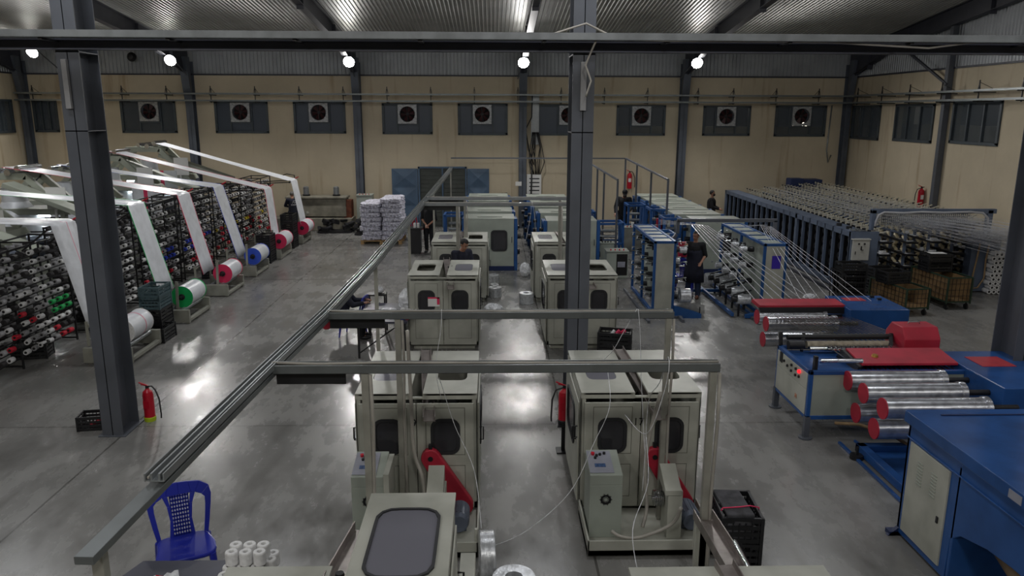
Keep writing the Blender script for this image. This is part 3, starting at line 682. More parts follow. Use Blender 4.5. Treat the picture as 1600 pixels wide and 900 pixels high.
# threads and tapes falling from the beams
def strand(pts, label, r=.0035, m=PLASTICW, name='plastic_tape', cat='tape'):
    P = [Vector(p) for p in pts]; Q = []
    for i in range(len(P) - 1):
        p0, p1, p2, p3 = P[max(i - 1, 0)], P[i], P[i + 1], P[min(i + 2, len(P) - 1)]
        for k in range(6):
            u = k / 6; Q.append(.5 * ((2 * p1) + (p2 - p0) * u + (2 * p0 - 5 * p1 + 4 * p2 - p3) * u * u + (3 * p1 - p0 - 3 * p2 + p3) * u ** 3))
    Q.append(P[-1]); return tag(MB().tube(Q, r, 6).build(name, m), label, cat)
strand([(1.52, 6.27, 2.5), (1.52, 6.28, 2.61), (1.52, 6.36, 2.61), (1.52, 6.6, 2.3), (1.6, 7.4, 1.8), (1.62, 7.55, 1.1), (1.62, 7.6, .7)], 'white tape looped over the nearest beam, falling in front of machine 17')
strand([(1.53, 6.3, 2.61), (1.5, 6.33, 2.3), (1.42, 6.6, 1.8), (1.38, 7.5, 1.62)], 'white tape from the nearest beam to the top of machine 17')
strand([(1.58, 8.04, 2.62), (1.6, 8.0, 2.4), (1.62, 8.0, 2.1), (1.7, 8.2, 1.5), (1.72, 7.9, .7)], 'white tape from the second beam down past machine 17 slot')
strand([(1.57, 8.05, 2.62), (1.45, 8.2, 2.3), (1.35, 8.4, 2.0), (1.2, 9.0, 1.6)], 'white tape from the second beam to the left lid of machine 17')
strand([(-.55, 8.05, 2.62), (-.56, 8.02, 2.4), (-.62, 8.0, 2.0), (-.6, 8.1, 1.7), (-.58, 8.3, 1.5)], 'white tape hanging from the second beam over machine 9')
strand([(-.12, 7.2, .5), (-.2, 7.6, .95), (-.42, 7.9, 1.35), (-.55, 7.9, 1.8), (-.56, 7.6, 2.0)], 'thin tape slack in front of the right door of machine 9')
strand([(-.02, 7.05, .38), (.35, 7.15, .5), (.8, 7.3, .85), (1.05, 7.4, 1.35), (1.2, 7.4, 1.75), (1.25, 7.9, 1.95)], 'long slack tape rising from the standing film roll to machine 17')
strand([(1.18, 5.4, 1.0), (1.25, 6.2, 1.05), (1.5, 6.8, 1.2), (1.55, 7.2, 1.5)], 'tape crossing low in front of the control box of machine 17')
strand([(.95, 18.3, 2.62), (.9, 18.3, 2.2), (.8, 18.2, 1.7)], 'white tape loop hanging from the third beam, left strand')
strand([(.95, 18.3, 2.62), (1.02, 18.3, 2.2), (1.1, 18.3, 1.4)], 'white tape loop hanging from the third beam, right strand')
strand([(2.0, 7.4, .6), (1.93, 7.5, .35), (1.6, 7.5, .2), (1.4, 7.55, .18), (1.3, 7.6, .22)], 'thick pale cable curling on the plinth of machine 17', .02, CABLE, 'loose_cable', 'cable')
strand([(1.85, 7.95, 1.7), (1.75, 7.95, 1.2), (1.7, 7.9, .8), (1.72, 7.8, .4), (1.66, 7.7, .2)], 'thick pale cable hanging in front of the red belt guard of machine 17', .022, CABLE, 'loose_cable', 'cable')
strand([(-.92, 8.0, 2.4), (-.9, 8.0, 1.6), (-.88, 8.0, 1.0), (-.78, 7.9, .7), (-.74, 7.8, .3)], 'thick pale cable beside the post of machine 9', .022, CABLE, 'loose_cable', 'cable')

# ------------------------------------------------------------ large grey-green winders with blue frames
def make_winder(w=1.45, h=1.56, d=1.0, blue='right', fw=.13):
    t = thing('winder_cabinet', '', 'machine')
    MB().box(-w / 2, 0, .14, -w / 2 + .04, d, h).box(w / 2 - .04, 0, .14, w / 2, d, h).box(-w / 2, d - .03, .14, w / 2, d, h).box(-w / 2, 0, .14, w / 2, d, .2).build('cabinet_body', CREAM2, t, .01)
    MB().ringplate(w, h - .14, .44, .58, .07, .02, UPR(0, .0, (h + .14) / 2), 0, .28 * w / 1.45, .07).build('front_panel', CREAM2, t, .004)
    MB().ringplate(.5, .64, .42, .56, .06, .018, UPR(.28 * w / 1.45, -.02, (h + .14) / 2 + .07), 0, outer_r=.1).build('window_gasket', RUBBER, t)
    MB().ringplate(.46, .6, .44, .58, .07, .006, UPR(.28 * w / 1.45, -.014, (h + .14) / 2 + .07), 0, fill=True).build('window_pane', GLASS, t)
    MB().ringplate(w + .04, d, .78, .17, .07, .03, TR(0, d / 2, h), 0, 0, -.2).build('top_lid', CREAM2, t, .005)
    MB().box(-.5, .1, .25, .5, d - .1, h - .15).build('inner_shade_block', DARKIN, t)  # near-black block paints the shade seen through slot and window
    f = MB().box(-w / 2 - .02, -.03, 0, w / 2 + .02, d + .1, .14)
    f.build('base_frame', DBLUE, t, .004)
    for s in (-1, 1):
        if blue == 'both' or (blue == 'right' and s > 0) or (blue == 'left' and s < 0):
            x = s * (w / 2 + .06)
            MB().box(x - .05, -.02, 0, x + .05, .1, h + .03).box(x - .05, d - .1, 0, x + .05, d + .02, h - .06).box(x - .05, 0, h - .14, x + .05, d, h - .05).box(x - .05, 0, .5, x + .05, d, .6).build('side_frame', BLUE2, t, .006)
            MB().cyl((x, .3, 1.0), (x + s * .16, .3, 1.0), .07, n=12).cyl((x, .6, 1.25), (x + s * .14, .6, 1.25), .05, n=12).cyl((x, .5, .5), (x + s * .14, .5, .5), .09, n=12).build('side_pulley', BLKM, t)
    handle('door_handle', TR(w / 2 - .06, -.02, .95), t, .16)
    return t
wp = make_winder(1.45, 1.56, 1.1, 'both')
ROW = [(-.08, 22.9), (-.1, 24.6), (-.12, 26.1), (-.13, 27.6), (-.15, 29.1)]
LB = ['nearest big grey-green winder of the left row, round-cornered black window', 'second grey-green winder of the left row', 'third grey-green winder of the left row', 'fourth grey-green winder of the left row', 'farthest grey-green winder of the left row by the gate']
for k, (x, y) in enumerate(ROW):
    t = wp if k == 0 else copy_tree(wp); t.location = (x, y, 0); t['label'] = LB[k]; t['group'] = 'left row of winders'
LB = ['nearest winder of the middle row, hidden behind the middle column', 'second winder of the middle row', 'third winder of the middle row', 'fourth winder of the middle row', 'farthest winder of the middle row, beside the switchboard']
for k, (x, y) in enumerate([(2.34, 22.4), (2.25, 24.2), (2.15, 25.8), (2.1, 27.3), (2.05, 28.8)]):
    t = copy_tree(wp); t.location = (x, y, 0); t['label'] = LB[k]; t['group'] = 'middle row of winders'
LB = ['nearest cream winder of the right row, behind the man in the apron', 'second cream winder of the right row', 'third cream winder of the right row', 'fourth cream winder of the right row', 'fifth cream winder of the right row', 'farthest cream winder of the right row, below the back column']
for k, (x, y) in enumerate([(6.72, 22.4), (6.45, 23.9), (6.42, 25.2), (6.4, 26.4), (6.38, 27.7), (6.36, 29.1)]):
    t = copy_tree(wp); t.location = (x, y, 0); t['label'] = LB[k]; t['group'] = 'right row of winders'
# blue open frames with panels at the left ends of the rows
def blue_frame(loc, w, d, h, label, red=False, rz=0):
    t = thing('blue_frame_stand', label, 'frame', loc, rz)
    mb = MB(); q = .07
    for x in (0, w):
        for y in (0, d): mb.box(x - q / 2, y - q / 2, 0, x + q / 2, y + q / 2, h)
    for z in (h - .04, h * .45, .08):
        for y in (0, d): mb.box(0, y - q / 2, z - q / 2, w, y + q / 2, z + q / 2)
        for x in (0, w): mb.box(x - q / 2, 0, z - q / 2, x + q / 2, d, z + q / 2)
    mb.build('stand_frame', BLUE2, t, .004)
    MB().ringplate(d - .1, h * .5, .14, h * .36, .06, .02, UPR(w - .02, d / 2, h * .72, R(-90))).build('slotted_plate', BLUE2, t)
    f = MB()
    for k in range(4): f.cyl((w * .2, d * .5, h * (.3 + .15 * k)), (w * .8, d * .5, h * (.3 + .15 * k)), .05, n=10)
    f.build('guide_rollers', GALV, t)
    if red: MB().cyl((w * .5, -.02, h * .55), (w * .5, -.02, h * .8), .1, n=14).build('red_drum', RED, t)
    return t
BF = [((4.85, 27.2, 0), .6, .8, 1.5, 'blue open frame beside the masked man in the cap'), ((5.25, 25.2, 0), .55, .8, 1.6, 'blue open frame between the right winders, under the pipe frame'), ((5.3, 23.4, 0), .5, .7, 1.55, 'blue frame with slotted plate left of the nearest right winder', ), ((4.6, 21.6, 0), .6, .7, 1.35, 'blue frame with a red drum behind the front blue and cream creel')]
for k, q in enumerate(BF): blue_frame(*q, red=k in (3, 1))
blue_frame((3.25, 24.4, 0), .95, .7, 1.25, 'low blue frame table right of the middle column')
blue_frame((3.1, 27.6, 0), .6, .7, 1.2, 'small blue frame by the pipe frame posts')
blue_frame((-1.6, 25.6, 0), .6, .8, 1.35, 'blue open frame left of the left winder row by the gate')
def ctrl(loc, label, w=.5, d=.5, h=.85, door=True, m=CREAM2):
    t = thing('control_cabinet', label, 'cabinet', loc)
    MB().box(0, 0, .05, w, d, h).box(.03, .03, 0, w - .03, d - .03, .05).build('cabinet_body', m, t, .008)
    MB().box(-.02, -.02, h, w + .02, d, h + .03).build('cabinet_top', m, t, .004)
    if door: MB().box(w * .45, -.012, .12, w - .03, 0, h - .06).build('recess_shade_plate', DARKIN, t); MB().box(w * .5, -.02, h * .45, w * .85, -.012, h * .65).build('meter', PANELG, t)  # flat near-black plate on the front stands in for the recess's shade
    k = MB(); 
    for i in range(4): k.cyl((w * (.2 + .2 * i), .1, h + .03), (w * (.2 + .2 * i), .1, h + .07), .02, n=8)
    k.build('switch_knobs', BLKM if w < .55 else REDX, t); return t
ctrl((3.28, 21.6, 0), 'grey control cabinet with open recess right of the middle column', .62, .5, .8)
ctrl((3.35, 23.6, 0), 'small grey cabinet behind the open control cabinet', .45, .4, .7, False)
ctrl((4.55, 26.2, 0), 'grey cabinet with a white cup in front of the masked man', .6, .5, .8, False, STONE)
ctrl((-5.38, 30.6, 0), 'pale control cabinet between the concrete bench and the wrapped sacks', .6, .6, 1.45, False)
# ------------------------------------------------------------ blue gate, switchboard, bench
t = thing('double_gate', 'open blue steel gate with pressed diamond panels on both leaves', 'gate', (-2.05, YB, 0))
MB().box(-1.0, -.08, 0, -.93, 0, 2.5).box(.93, -.08, 0, 1.0, 0, 2.5).box(-1.0, -.08, 2.43, 1.0, 0, 2.5).box(-.03, -.07, 0, .03, 0, 2.43).build('gate_frame', GATEB, t, .004)
mb = MB().box(-.95, -.03, 0, .95, -.01, 2.45)
mb.build('gate_shutter', mat('roller_shutter', (72, 76, 72), .6, .1, .1, 3), t)
mb = MB()
for k in range(14): mb.box(-.93, -.045, .1 + k * .17, .93, -.03, .115 + k * .17)
mb.build('shutter_slats', MATS['roller_shutter'], t)
for s, x0, x1 in ((-1, -2.08, -1.02), (1, 1.02, 1.92)):
    lf = MB().box(x0, -.07, .05, x1, -.03, 2.42).build('gate_leaf', GATEB, t, .004)
    mb = MB()
    for k in range(3):
        z0, z1 = .12 + k * .78, .84 + k * .78; c = ((x0 + x1) / 2, -.13, (z0 + z1) / 2)
        P = [(x0 + .06, -.07, z0), (x1 - .06, -.07, z0), (x1 - .06, -.07, z1), (x0 + .06, -.07, z1), c]
        mb.add(P, [(0, 1, 4), (1, 2, 4), (2, 3, 4), (3, 0, 4)])
    mb.build('pressed_panel', GATEB, lf)
t = thing('switchboard', 'white louvred switchboard on the wall beside the back column', 'switchboard', (1.72, YB - .2, 1.25))
MB().box(-.3, 0, 0, .3, .18, .95).box(-.3, -.02, -.15, .3, .05, -.02).build('board_box', PAPER, t, .008)
mb = MB()
for k in range(5): mb.box(-.2, -.01, .12 + k * .16, .22, 0, .16 + k * .16)
mb.build('breaker_slots', BLKM, t)
tag(MB().box(.95, YB - .365, 1.75, 1.2, YB - .36, 1.92).build('paper_notice', PAPER), 'white paper notice on the back column left of the switchboard', 'notice')
t = thing('cable_bundle', 'grey riser tray and black cables above the switchboard', 'cables', (1.8, YB - .1, 2.3))
MB().box(-.22, 0, 1.1, .1, .04, 3.1).box(-.22, -.08, 1.1, -.2, 0, 3.1).box(.08, -.08, 1.1, .1, 0, 3.1).build('riser_tray', GALV, t)
mb = MB(); random.seed(3)
for k in range(9):
    P = [(-.16 + .03 * k, -.05 - .01 * k, 1.6), (-.2 + .05 * k + random.uniform(-.1, .1), -.1, 1.0), (-.3 + .07 * k + random.uniform(-.1, .1), -.12, .4), (-.15 + .04 * k, -.1, -.1)]
    mb.tube(P, .018, 6)
mb.tube([(-.18, -.05, 3.05), (-.2, -.1, 2.2), (-.45, -.1, 1.7), (-.3, -.1, .9), (-.1, -.1, .3)], .025, 6)
mb.build('loose_cables', CABLEK, t)
tag(MB().tube([(1.62, YB - .3, 2.6), (1.6, YB - .3, 1.5), (1.64, YB - .3, .05)], .03, 8).build('cable_conduit', BLKM), 'dark cable pipe in front of the white switchboard', 'pipe')
t = thing('gas_cylinder', 'tall grey gas cylinder left of the middle winder row', 'cylinder', (1.62, 30.4, 0))
MB().lathe([(0, 0), (.12, 0), (.13, .03), (.13, .95), (.1, 1.08), (.04, 1.13), (.03, 1.2), (0, 1.2)], (0, 0, 0), n=18).build('cylinder_body', GALV, t); MB().cyl((0, 0, 1.2), (0, 0, 1.27), .045, n=10).build('cylinder_valve', BLKM, t)
t = thing('concrete_trough', 'large concrete bench with a deep top slab along the back wall', 'bench', (-7, 31, 0))
MB().box(-1.2, .1, .55, 1.1, .75, 1.28).box(-1.3, .0, 1.28, 1.15, .8, 1.36).box(-2.4, -.1, 0, 1.35, .8, .5).build('bench_slab', CONC, t, .02)
MB().box(1.1, .2, .5, 1.3, .7, 1.2).box(1.0, .15, .5, 1.15, .16, 1.25).build('bench_opening', mat('rusty_plate', (120, 70, 50), .7, .2, .2, 5), t)
for x, lb in ((-7.53, 'left small grey pump motor on the concrete bench'), (-6.32, 'right small grey pump motor on the concrete bench')):
    t = thing('pump_motor', lb, 'motor', (x, 31.4, 1.36), 0, 'pump motors on the bench')
    m = MB().cyl((0, 0, .06), (0, 0, .34), .11, n=16).cyl((0, 0, .34), (0, 0, .38), .12, .08, 16)
    for k in range(12): a = k * math.pi / 6; m.bar((.11 * math.cos(a), .11 * math.sin(a), .08), (.11 * math.cos(a), .11 * math.sin(a), .32), .01, .02)
    m.build('motor_body', GALV, t); MB().cyl((0, 0, 0), (0, 0, .06), .15, n=14).build('motor_foot', BLKM, t)
tag(MB().tube([(-8.7, 31.9, 2.1), (-8.4, 31.9, 2.2), (-8.1, 31.9, 2.15), (-8.05, 31.9, 1.4), (-8.0, 31.8, .6)], .02, 6).build('wall_pipe', CABLEK), 'thin dark pipe bent down behind the left creel end', 'pipe')
def scrap(name, loc, label, sc, seed):
    random.seed(seed); mb = MB()
    for k in range(14):
        p = Vector((random.uniform(-.5, .5) * sc[0], random.uniform(-.5, .5) * sc[1], random.uniform(.05, .9) * sc[2])); e = (random.uniform(-.4, .4), random.uniform(-.4, .4), random.uniform(0, 3))
        mb.cb((0, 0, 0), (.18 * sc[0] + .05, .12, .08 + .1 * random.random()), 0, TR(*p, *e))
        if k % 4 == 0: mb.cyl(p, p + Vector((.2 * sc[0], .05, .1)), .07, n=10)
    mb.cb((0, 0, .04), (sc[0], sc[1], .08)); mb.build(name, BLKM).location = loc
    o = C.objects[-1]; return tag(o, label, 'machinery')
scrap('machine_part_pile', (-6.25, 30.55, 0), 'low pile of dark machine parts on the floor before the concrete bench', (1.3, .6, .5), 2)
scrap('machine_part_pile', (-5.0, 30.0, 0), 'dark machine block left of the wrapped sacks', (.7, .6, .62), 5)
o = MB().bar((-7.95, 30.6, .5), (-7.7, 30.9, .95), .05, .02).bar((-7.8, 30.5, .5), (-7.3, 30.5, .8), .3, .1).build('dust_shovel', STONE); tag(o, 'grey shovel leaning on the ledge before the bench', 'shovel')
tag(MB().lathe([(.0, 0), (.3, 0), (.3, .05), (.22, .06), (.22, .16), (.3, .17), (.3, .22), (0, .22)], (.4, 31.2, 1.5 - .3), (1, -.2, .1), 20).bar((.4, 31.2, 1.3), (.5, 32.0, 1.4), .04).build('cable_reel', BLKM), 'black cable reel behind the farthest left winder', 'reel')

# wrapped sacks on a pallet
t = thing('wooden_pallet', 'light wooden pallet under the wrapped white sacks', 'pallet', (-4.03, 28.4, 0))
mb = MB()
for y in (-.68, -.34, 0, .34, .68): mb.cb((0, y, .12), (1.5, .14, .025))
for x in (-.68, 0, .68): mb.cb((x, 0, .095), (.1, 1.5, .03)); [mb.cb((x, y, .04), (.12, .14, .08)) for y in (-.66, 0, .66)]
mb.build('pallet_boards', WOOD, t)
def blob_box(w, d, h, seed, amp=.025):
    random.seed(seed); bm = bmesh.new(); bmesh.ops.create_cube(bm, size=1)
    bmesh.ops.subdivide_edges(bm, edges=bm.edges[:], cuts=5, use_grid_fill=True)
    for v in bm.verts:
        p = v.co; q = Vector((p.x * 2, p.y * 2, p.z * 2)); n_ = (abs(q.x) ** 6 + abs(q.y) ** 6 + abs(q.z) ** 6) ** (1 / 6)
        q = q / n_ * (max(abs(q.x), abs(q.y), abs(q.z)) ** 1)
        v.co = Vector((q.x * w / 2, q.y * d / 2, q.z * h / 2)) + Vector((random.uniform(-1, 1), random.uniform(-1, 1), random.uniform(-.6, .6))) * amp
    me = bpy.data.meshes.new('sack_bundle'); bm.to_mesh(me); bm.free()
    for p in me.polygons: p.use_smooth = False
    me.materials.append(SACK); return me
SM = [blob_box(.74, .72, .175, s) for s in range(4)]
k = 0
for cx, n, lb in ((-4.42, 8, 'left'), (-3.66, 9, 'right')):
    for l in range(n):
        for cy in (28.03, 28.77):
            o = bpy.data.objects.new('sack_bundle', SM[k % 4]); C.objects.link(o); random.seed(k); k += 1
            o.location = (cx + random.uniform(-.03, .03) + (.04 if l % 3 == 1 else 0), cy, .14 + .085 + l * .168); o.rotation_euler = (0, 0, random.uniform(-.05, .05) + (math.pi if k % 2 else 0))
            row = 'front' if cy < 28.4 else 'rear'
            pos = 'bottom bundle' if l == 0 else 'topmost bundle' if l == n - 1 else '%s bundle from the bottom' % ['', 'second', 'third', 'fourth', 'fifth', 'sixth', 'seventh', 'eighth'][l]
            tag(o, 'film-wrapped white sacks, %s of the %s %s stack on the pallet' % (pos, row, lb), 'sack bundle', 'wrapped sack bundles on the pallet')
# far bits by the gate
def crate_mb(w=.6, d=.4, h=.3, n=4):
    mb = MB(); q = .012
    for x in (-w / 2, w / 2):
        for y in (-d / 2, d / 2): mb.cb((x, y, h / 2), (.035, .035, h))
    for k in range(n):
        z0 = h * k / n + .012; hh = h / n * .62
        for y in (-d / 2, d / 2): mb.box(-w / 2, y - q / 2, z0, w / 2, y + q / 2, z0 + hh)
        for x in (-w / 2, w / 2):
            if k == n - 1: mb.box(x - q / 2, -d / 2, z0, x + q / 2, -.09, z0 + hh); mb.box(x - q / 2, .09, z0, x + q / 2, d / 2, z0 + hh); mb.box(x - q / 2, -.09, z0 + hh - .02, x + q / 2, .09, z0 + hh)
            else: mb.box(x - q / 2, -d / 2, z0, x + q / 2, d / 2, z0 + hh)
    for i in range(9): x = -w / 2 + w * (i + .5) / 9; [mb.cb((x, y, h / 2), (.012, .016, h * .9)) for y in (-d / 2, d / 2)]
    for i in range(6): y = -d / 2 + d * (i + .5) / 6; [mb.cb((x, y, h / 2 - .03), (.016, .012, h * .75)) for x in (-w / 2, w / 2)]
    for i in range(8): y = -d / 2 + d * (i + .5) / 8; mb.cb((0, y, .008), (w, d / 11, .012))
    for y in (-d / 2, d / 2): mb.box(-w / 2 - .01, y - .014, h - .03, w / 2 + .01, y + .014, h)
    for x in (-w / 2, w / 2): mb.box(x - .014, -d / 2 - .01, h - .03, x + .014, d / 2 + .01, h)
    return mb
CM = crate_mb().build('plastic_crate', BLK); CMESH = CM.data; bpy.data.objects.remove(CM)
GM = CMESH.copy(); GM.materials.clear(); GM.materials.append(mat('grey_green_plastic', (70, 92, 98), .45, 0, .1, 4))
def crate(x, y, z, label, rz=0, me=None, group=None, s=1):
    o = bpy.data.objects.new('plastic_crate', me or CMESH); C.objects.link(o); o.location = (x, y, z); o.rotation_euler = (0, 0, rz); o.scale = (s, s, s)
    return tag(o, label, 'crate', group)
crate(-6.02, 11.1, 0, 'black crate with red cones inside beside the near left column', R(8), None, None, .75)
crate(2.36, 14.2, .0, 'black crate with a pink cone, lower of two, behind machine 17', R(-14)); crate(2.36, 14.2, .3, 'black crate with a pink cone behind machine 17, on top', R(-14))
crate(2.62, 7.48, 0, 'black crate under the padded crate, beside machine 17', R(86)); crate(2.62, 7.48, .3, 'black crate tied with pink string beside machine 17, upper', R(86))
t = MB(); tag(MB().box(2.44, 7.2, .6, 2.72, 7.74, .625).box(2.44, 7.19, .35, 2.72, 7.2, .62).build('crate_cover', mat('grey_felt', (74, 74, 78), .95, 0, .2, 12, bump=.4)), 'grey felt pad lying over the crates beside machine 17', 'pad')
tag(MB().tube([(2.40, 7.3, .62), (2.42, 7.32, .64), (2.6, 7.34, .638), (2.72, 7.36, .64), (2.82, 7.36, .62), (2.83, 7.36, .5)], .007, 6).build('tie_string', PINK), 'pink string tied over the padded crate', 'string')
for k, (x, y, z, lb) in enumerate([(-8.98, 14.6, 0, 'black crate of white cones at the foot of the nearest creel rack'), (-7.0, 15.75, 0, 'black crate of white cones right of the near left column'), (-7.22, 16.2, 0, 'black crate, lowest of the stack left of the green-edged roll'), (-7.22, 16.2, .3, 'black crate, second of the stack left of the green-edged roll'),
    (-7.2, 24.35, 0, 'black crate, lowest of the stack by the blue-edged roll'), (-7.2, 24.35, .3, 'black crate, second of the stack by the blue-edged roll'), (-7.2, 24.35, .6, 'black crate, top of the stack by the blue-edged roll'),
    (-7.15, 27.05, 0, 'black crate, lowest of the stack before the back-turned man'), (-7.15, 27.05, .3, 'black crate, second of the stack before the back-turned man'), (-7.15, 27.05, .6, 'black crate, third of the stack before the back-turned man'), (-7.15, 27.05, .9, 'black crate, top of the stack before the back-turned man'),
    (-9.2, 17.35, 0, 'black crate on the floor behind the green-edged cloth'), (-8.1, 22.05, .0, 'black crate on the floor behind the blue-edged cloth')]):
    crate(x, y, z, lb, R(90 if k not in (0, 11) else 12), group='crates along the creel racks')
for z, lb in ((.6, 'grey-green crate, lower of two on the black stack by the green roll'), (.78, 'grey-green crate, top of the stack by the green roll')): crate(-7.22, 16.2, z, lb, R(90), GM)
for k in range(6):
    crate(8.95, 18.6, .155 * k, 'black crate in the nested stack beside the wire carts, %s from the bottom' % ORD[k], R(0), group='nested black crates by the carts') if k else crate(8.95, 18.6, 0, 'black crate at the bottom of the tall nested stack beside the wire carts', 0, group='nested black crates by the carts')
for k in range(3): crate(9.9, 18.9, .3 * k, ['black crate, bottom of the short stack behind the left wire cart', 'black crate, middle of the short stack behind the left wire cart', 'black crate, top of the short stack behind the left wire cart'][k], R(6))
crate(9.75, 18.05, .68, 'black crate of film scraps sitting on the left wire cart', R(12)); crate(11.25, 18.9, .8, 'black crate sitting on the right wire cart', R(4)); crate(11.25, 18.9, .95, 'shallow black crate with papers topmost on the right wire cart', R(4), s=1)
tag(MB().box(11.05, 18.78, 1.255, 11.45, 19.0, 1.262).build('paper_sheets', PAPER), 'white paper sheets on the crate over the right wire cart', 'paper')
random.seed(4)
for k in range(3): tag(MB().cyl((2.25 + .1 * k, 14.15 + .06 * k, .5), (2.35 + .1 * k, 14.2, .6), .035, n=10).build('yarn_cone', PINK if k else PLASTICW), ['white cone in the black crate behind machine 17', 'pink cone lying in the black crate behind machine 17', 'second pink cone in the black crate behind machine 17'][k], 'cone')
for k in range(3): tag(MB().cyl((-6.1 + .06 * k, 11.05, .05 + .03 * k), (-5.95 + .05 * k, 11.1, .1 + .03 * k), .03, n=10).build('yarn_cone', REDY), 'red cone in the black crate beside the near left column', 'cone', 'red cones by the near left column')

# wire carts
def cart(x, y, rz, w, l, h, label, cardboard):
    t = thing('wire_cart', label, 'cart', (x, y, 0), rz)
    mb = MB(); g = .014
    for z in (.2, h):
        for s in (-1, 1): mb.bar((s * w / 2, -l / 2, z), (s * w / 2, l / 2, z), .03).bar((-w / 2, s * l / 2, z), (w / 2, s * l / 2, z), .03)
    for sx_ in (-1, 1):
        for sy_ in (-1, 1): mb.bar((sx_ * w / 2, sy_ * l / 2, .15), (sx_ * w / 2, sy_ * l / 2, h), .035)
    mb.build('cart_frame', mat('cart_green', (42, 62, 48), .5, .2, .1, 4) if 'cart_green' not in MATS else MATS['cart_green'], t)
    mb = MB()
    for k in range(1, 10):
        for s in (-1, 1): mb.bar((s * w / 2, -l / 2 + l * k / 10, .2), (s * w / 2, -l / 2 + l * k / 10, h), .008)
    for k in range(1, 6):
        for s in (-1, 1): mb.bar((-w / 2 + w * k / 6, s * l / 2, .2), (-w / 2 + w * k / 6, s * l / 2, h), .008)
    for k in range(1, 4):
        z = .2 + (h - .2) * k / 4
        for s in (-1, 1): mb.bar((s * w / 2, -l / 2, z), (s * w / 2, l / 2, z), .008).bar((-w / 2, s * l / 2, z), (w / 2, s * l / 2, z), .008)
    mb.build('wire_mesh', BLKM, t)
    mb = MB().box(-w / 2 + .02, -l / 2 + .02, .21, -w / 2 + .03, l / 2 - .02, h - .03).box(w / 2 - .03, -l / 2 + .02, .21, w / 2 - .02, l / 2 - .02, h - .03).box(-w / 2 + .02, -l / 2 + .02, .2, w / 2 - .02, l / 2 - .02, .21)
    if cardboard: mb.box(-w / 2 + .02, -l / 2 + .03, .3, w / 2 - .02, -l / 2 + .04, h - .03)
    mb.build('cardboard_lining', CARD, t)
    for sx_ in (-1, 1):
        for sy_ in (-1, 1): MB().cyl((sx_ * (w / 2 - .05) - .02, sy_ * (l / 2 - .06), .07), (sx_ * (w / 2 - .05) + .02, sy_ * (l / 2 - .06), .07), .07, n=14).bar((sx_ * (w / 2 - .05), sy_ * (l / 2 - .06), .07), (sx_ * (w / 2 - .05), sy_ * (l / 2 - .06), .18), .03).build('caster', BLKM, t)
    return t
cart(11.35, 18.75, R(4), .62, 1.5, .8, 'wire cart lined with cardboard holding black crates, the right one', True)
cart(9.95, 18.1, R(8), .6, 1.4, .66, 'wire cart with open front mesh, the left one behind the blue machine', False)
t = thing('hand_trolley', 'black hand trolley frame leaning beside the nested crates', 'trolley', (8.35, 18.3, 0))
mb = MB()
for k in range(6): mb.bar((0 + .06 * k, -.2 * k / 5, .1), (0 + .06 * k, .1 - .2 * k / 5, .95 - .03 * k), .02)
mb.bar((0, .1, .98), (.36, -.12, .8), .03).bar((0, 0, .1), (.32, -.2, .1), .03).build('trolley_frame', BLKM, t)
def bag(loc, r, label, seed, m=PLASTICW):
    random.seed(seed); mb = MB().ball((0, 0, r[2]), r, 20, 14); 
    mb.v = [(x * (1 + random.uniform(-.12, .12)), y * (1 + random.uniform(-.12, .12)), max(0, z * (1 + random.uniform(-.08, .1)))) for x, y, z in mb.v]; mb.s = [False] * len(mb.s)
    o = mb.build('plastic_bag', m, loc=loc); return tag(o, label, 'bag')
bag((8.1, 18.9, 0), (.17, .12, .1), 'white bag on the floor left of the trolley', 1); bag((-1.98, 16.2, 0), (.2, .2, .3), 'white sack standing under the far table end', 2)
bag((.95, 22.0, 0), (.16, .16, .2), 'crumpled clear bag on the floor right of the nearest left winder', 3); bag((4.0, 25.0, 0), (.2, .2, .2), 'white bag on the floor near the low blue frame', 6)
# ------------------------------------------------------------ film rolls on the floor
FRM = MB().lathe([(.055, -.1), (.13, -.1), (.135, -.09), (.135, .09), (.13, .1), (.055, .1), (.055, -.1)], (0, 0, .1), n=26).build('film_roll', FILMR); FRMESH = FRM.data; bpy.data.objects.remove(FRM)
def film_roll(x, y, z, label, s=1, rot=(0, 0, 0), group=None):
    o = bpy.data.objects.new('film_roll', FRMESH); C.objects.link(o); o.location = (x, y, z); o.rotation_euler = rot; o.scale = (s, s, s); return tag(o, label, 'roll', group)
film_roll(.03, 21.2, 0, 'silver film roll on the floor, farther of two right of the mid left machine', 1.15); film_roll(.06, 19.5, 0, 'silver film roll on the floor, nearer of two right of the mid left machine', 1.3)
film_roll(.06, 19.5, .26, 'flat silver film roll lying on top of another in the middle aisle', 1.25) if False else None
film_roll(.85, 18.8, 0, 'silver film roll on the floor left of the mid right machine', 1.35)
film_roll(4.02, 23.5, 0, 'white film roll standing right of the open control cabinet', 1.3); film_roll(4.35, 26.6, 0, 'silver film roll near the masked man feet', 1.5)
film_roll(6.15, 21.0, 0, 'white film roll on the floor behind the man in the apron', 1.4); film_roll(4.4, 17.5, .5, 'large white film roll low on the right side of the left tape creel', 1.25, (0, R(90), 0)); film_roll(0.2, 6.62, 0, 'round silver film roll at the bottom edge of the photo', 1.6)
film_roll(-.14, 7.1, .25, 'silver film roll standing on edge beside machine 9', 1.85, (0, R(90), R(4))).scale = (1.85, 1.85, .78)
film_roll(.05, 20.2, 0, 'small film roll between the two rolls in the middle aisle', .9)
bag((.02, 17.6, 0), (.22, .3, .14), 'crumpled white film by the door of the mid left machine', 8)

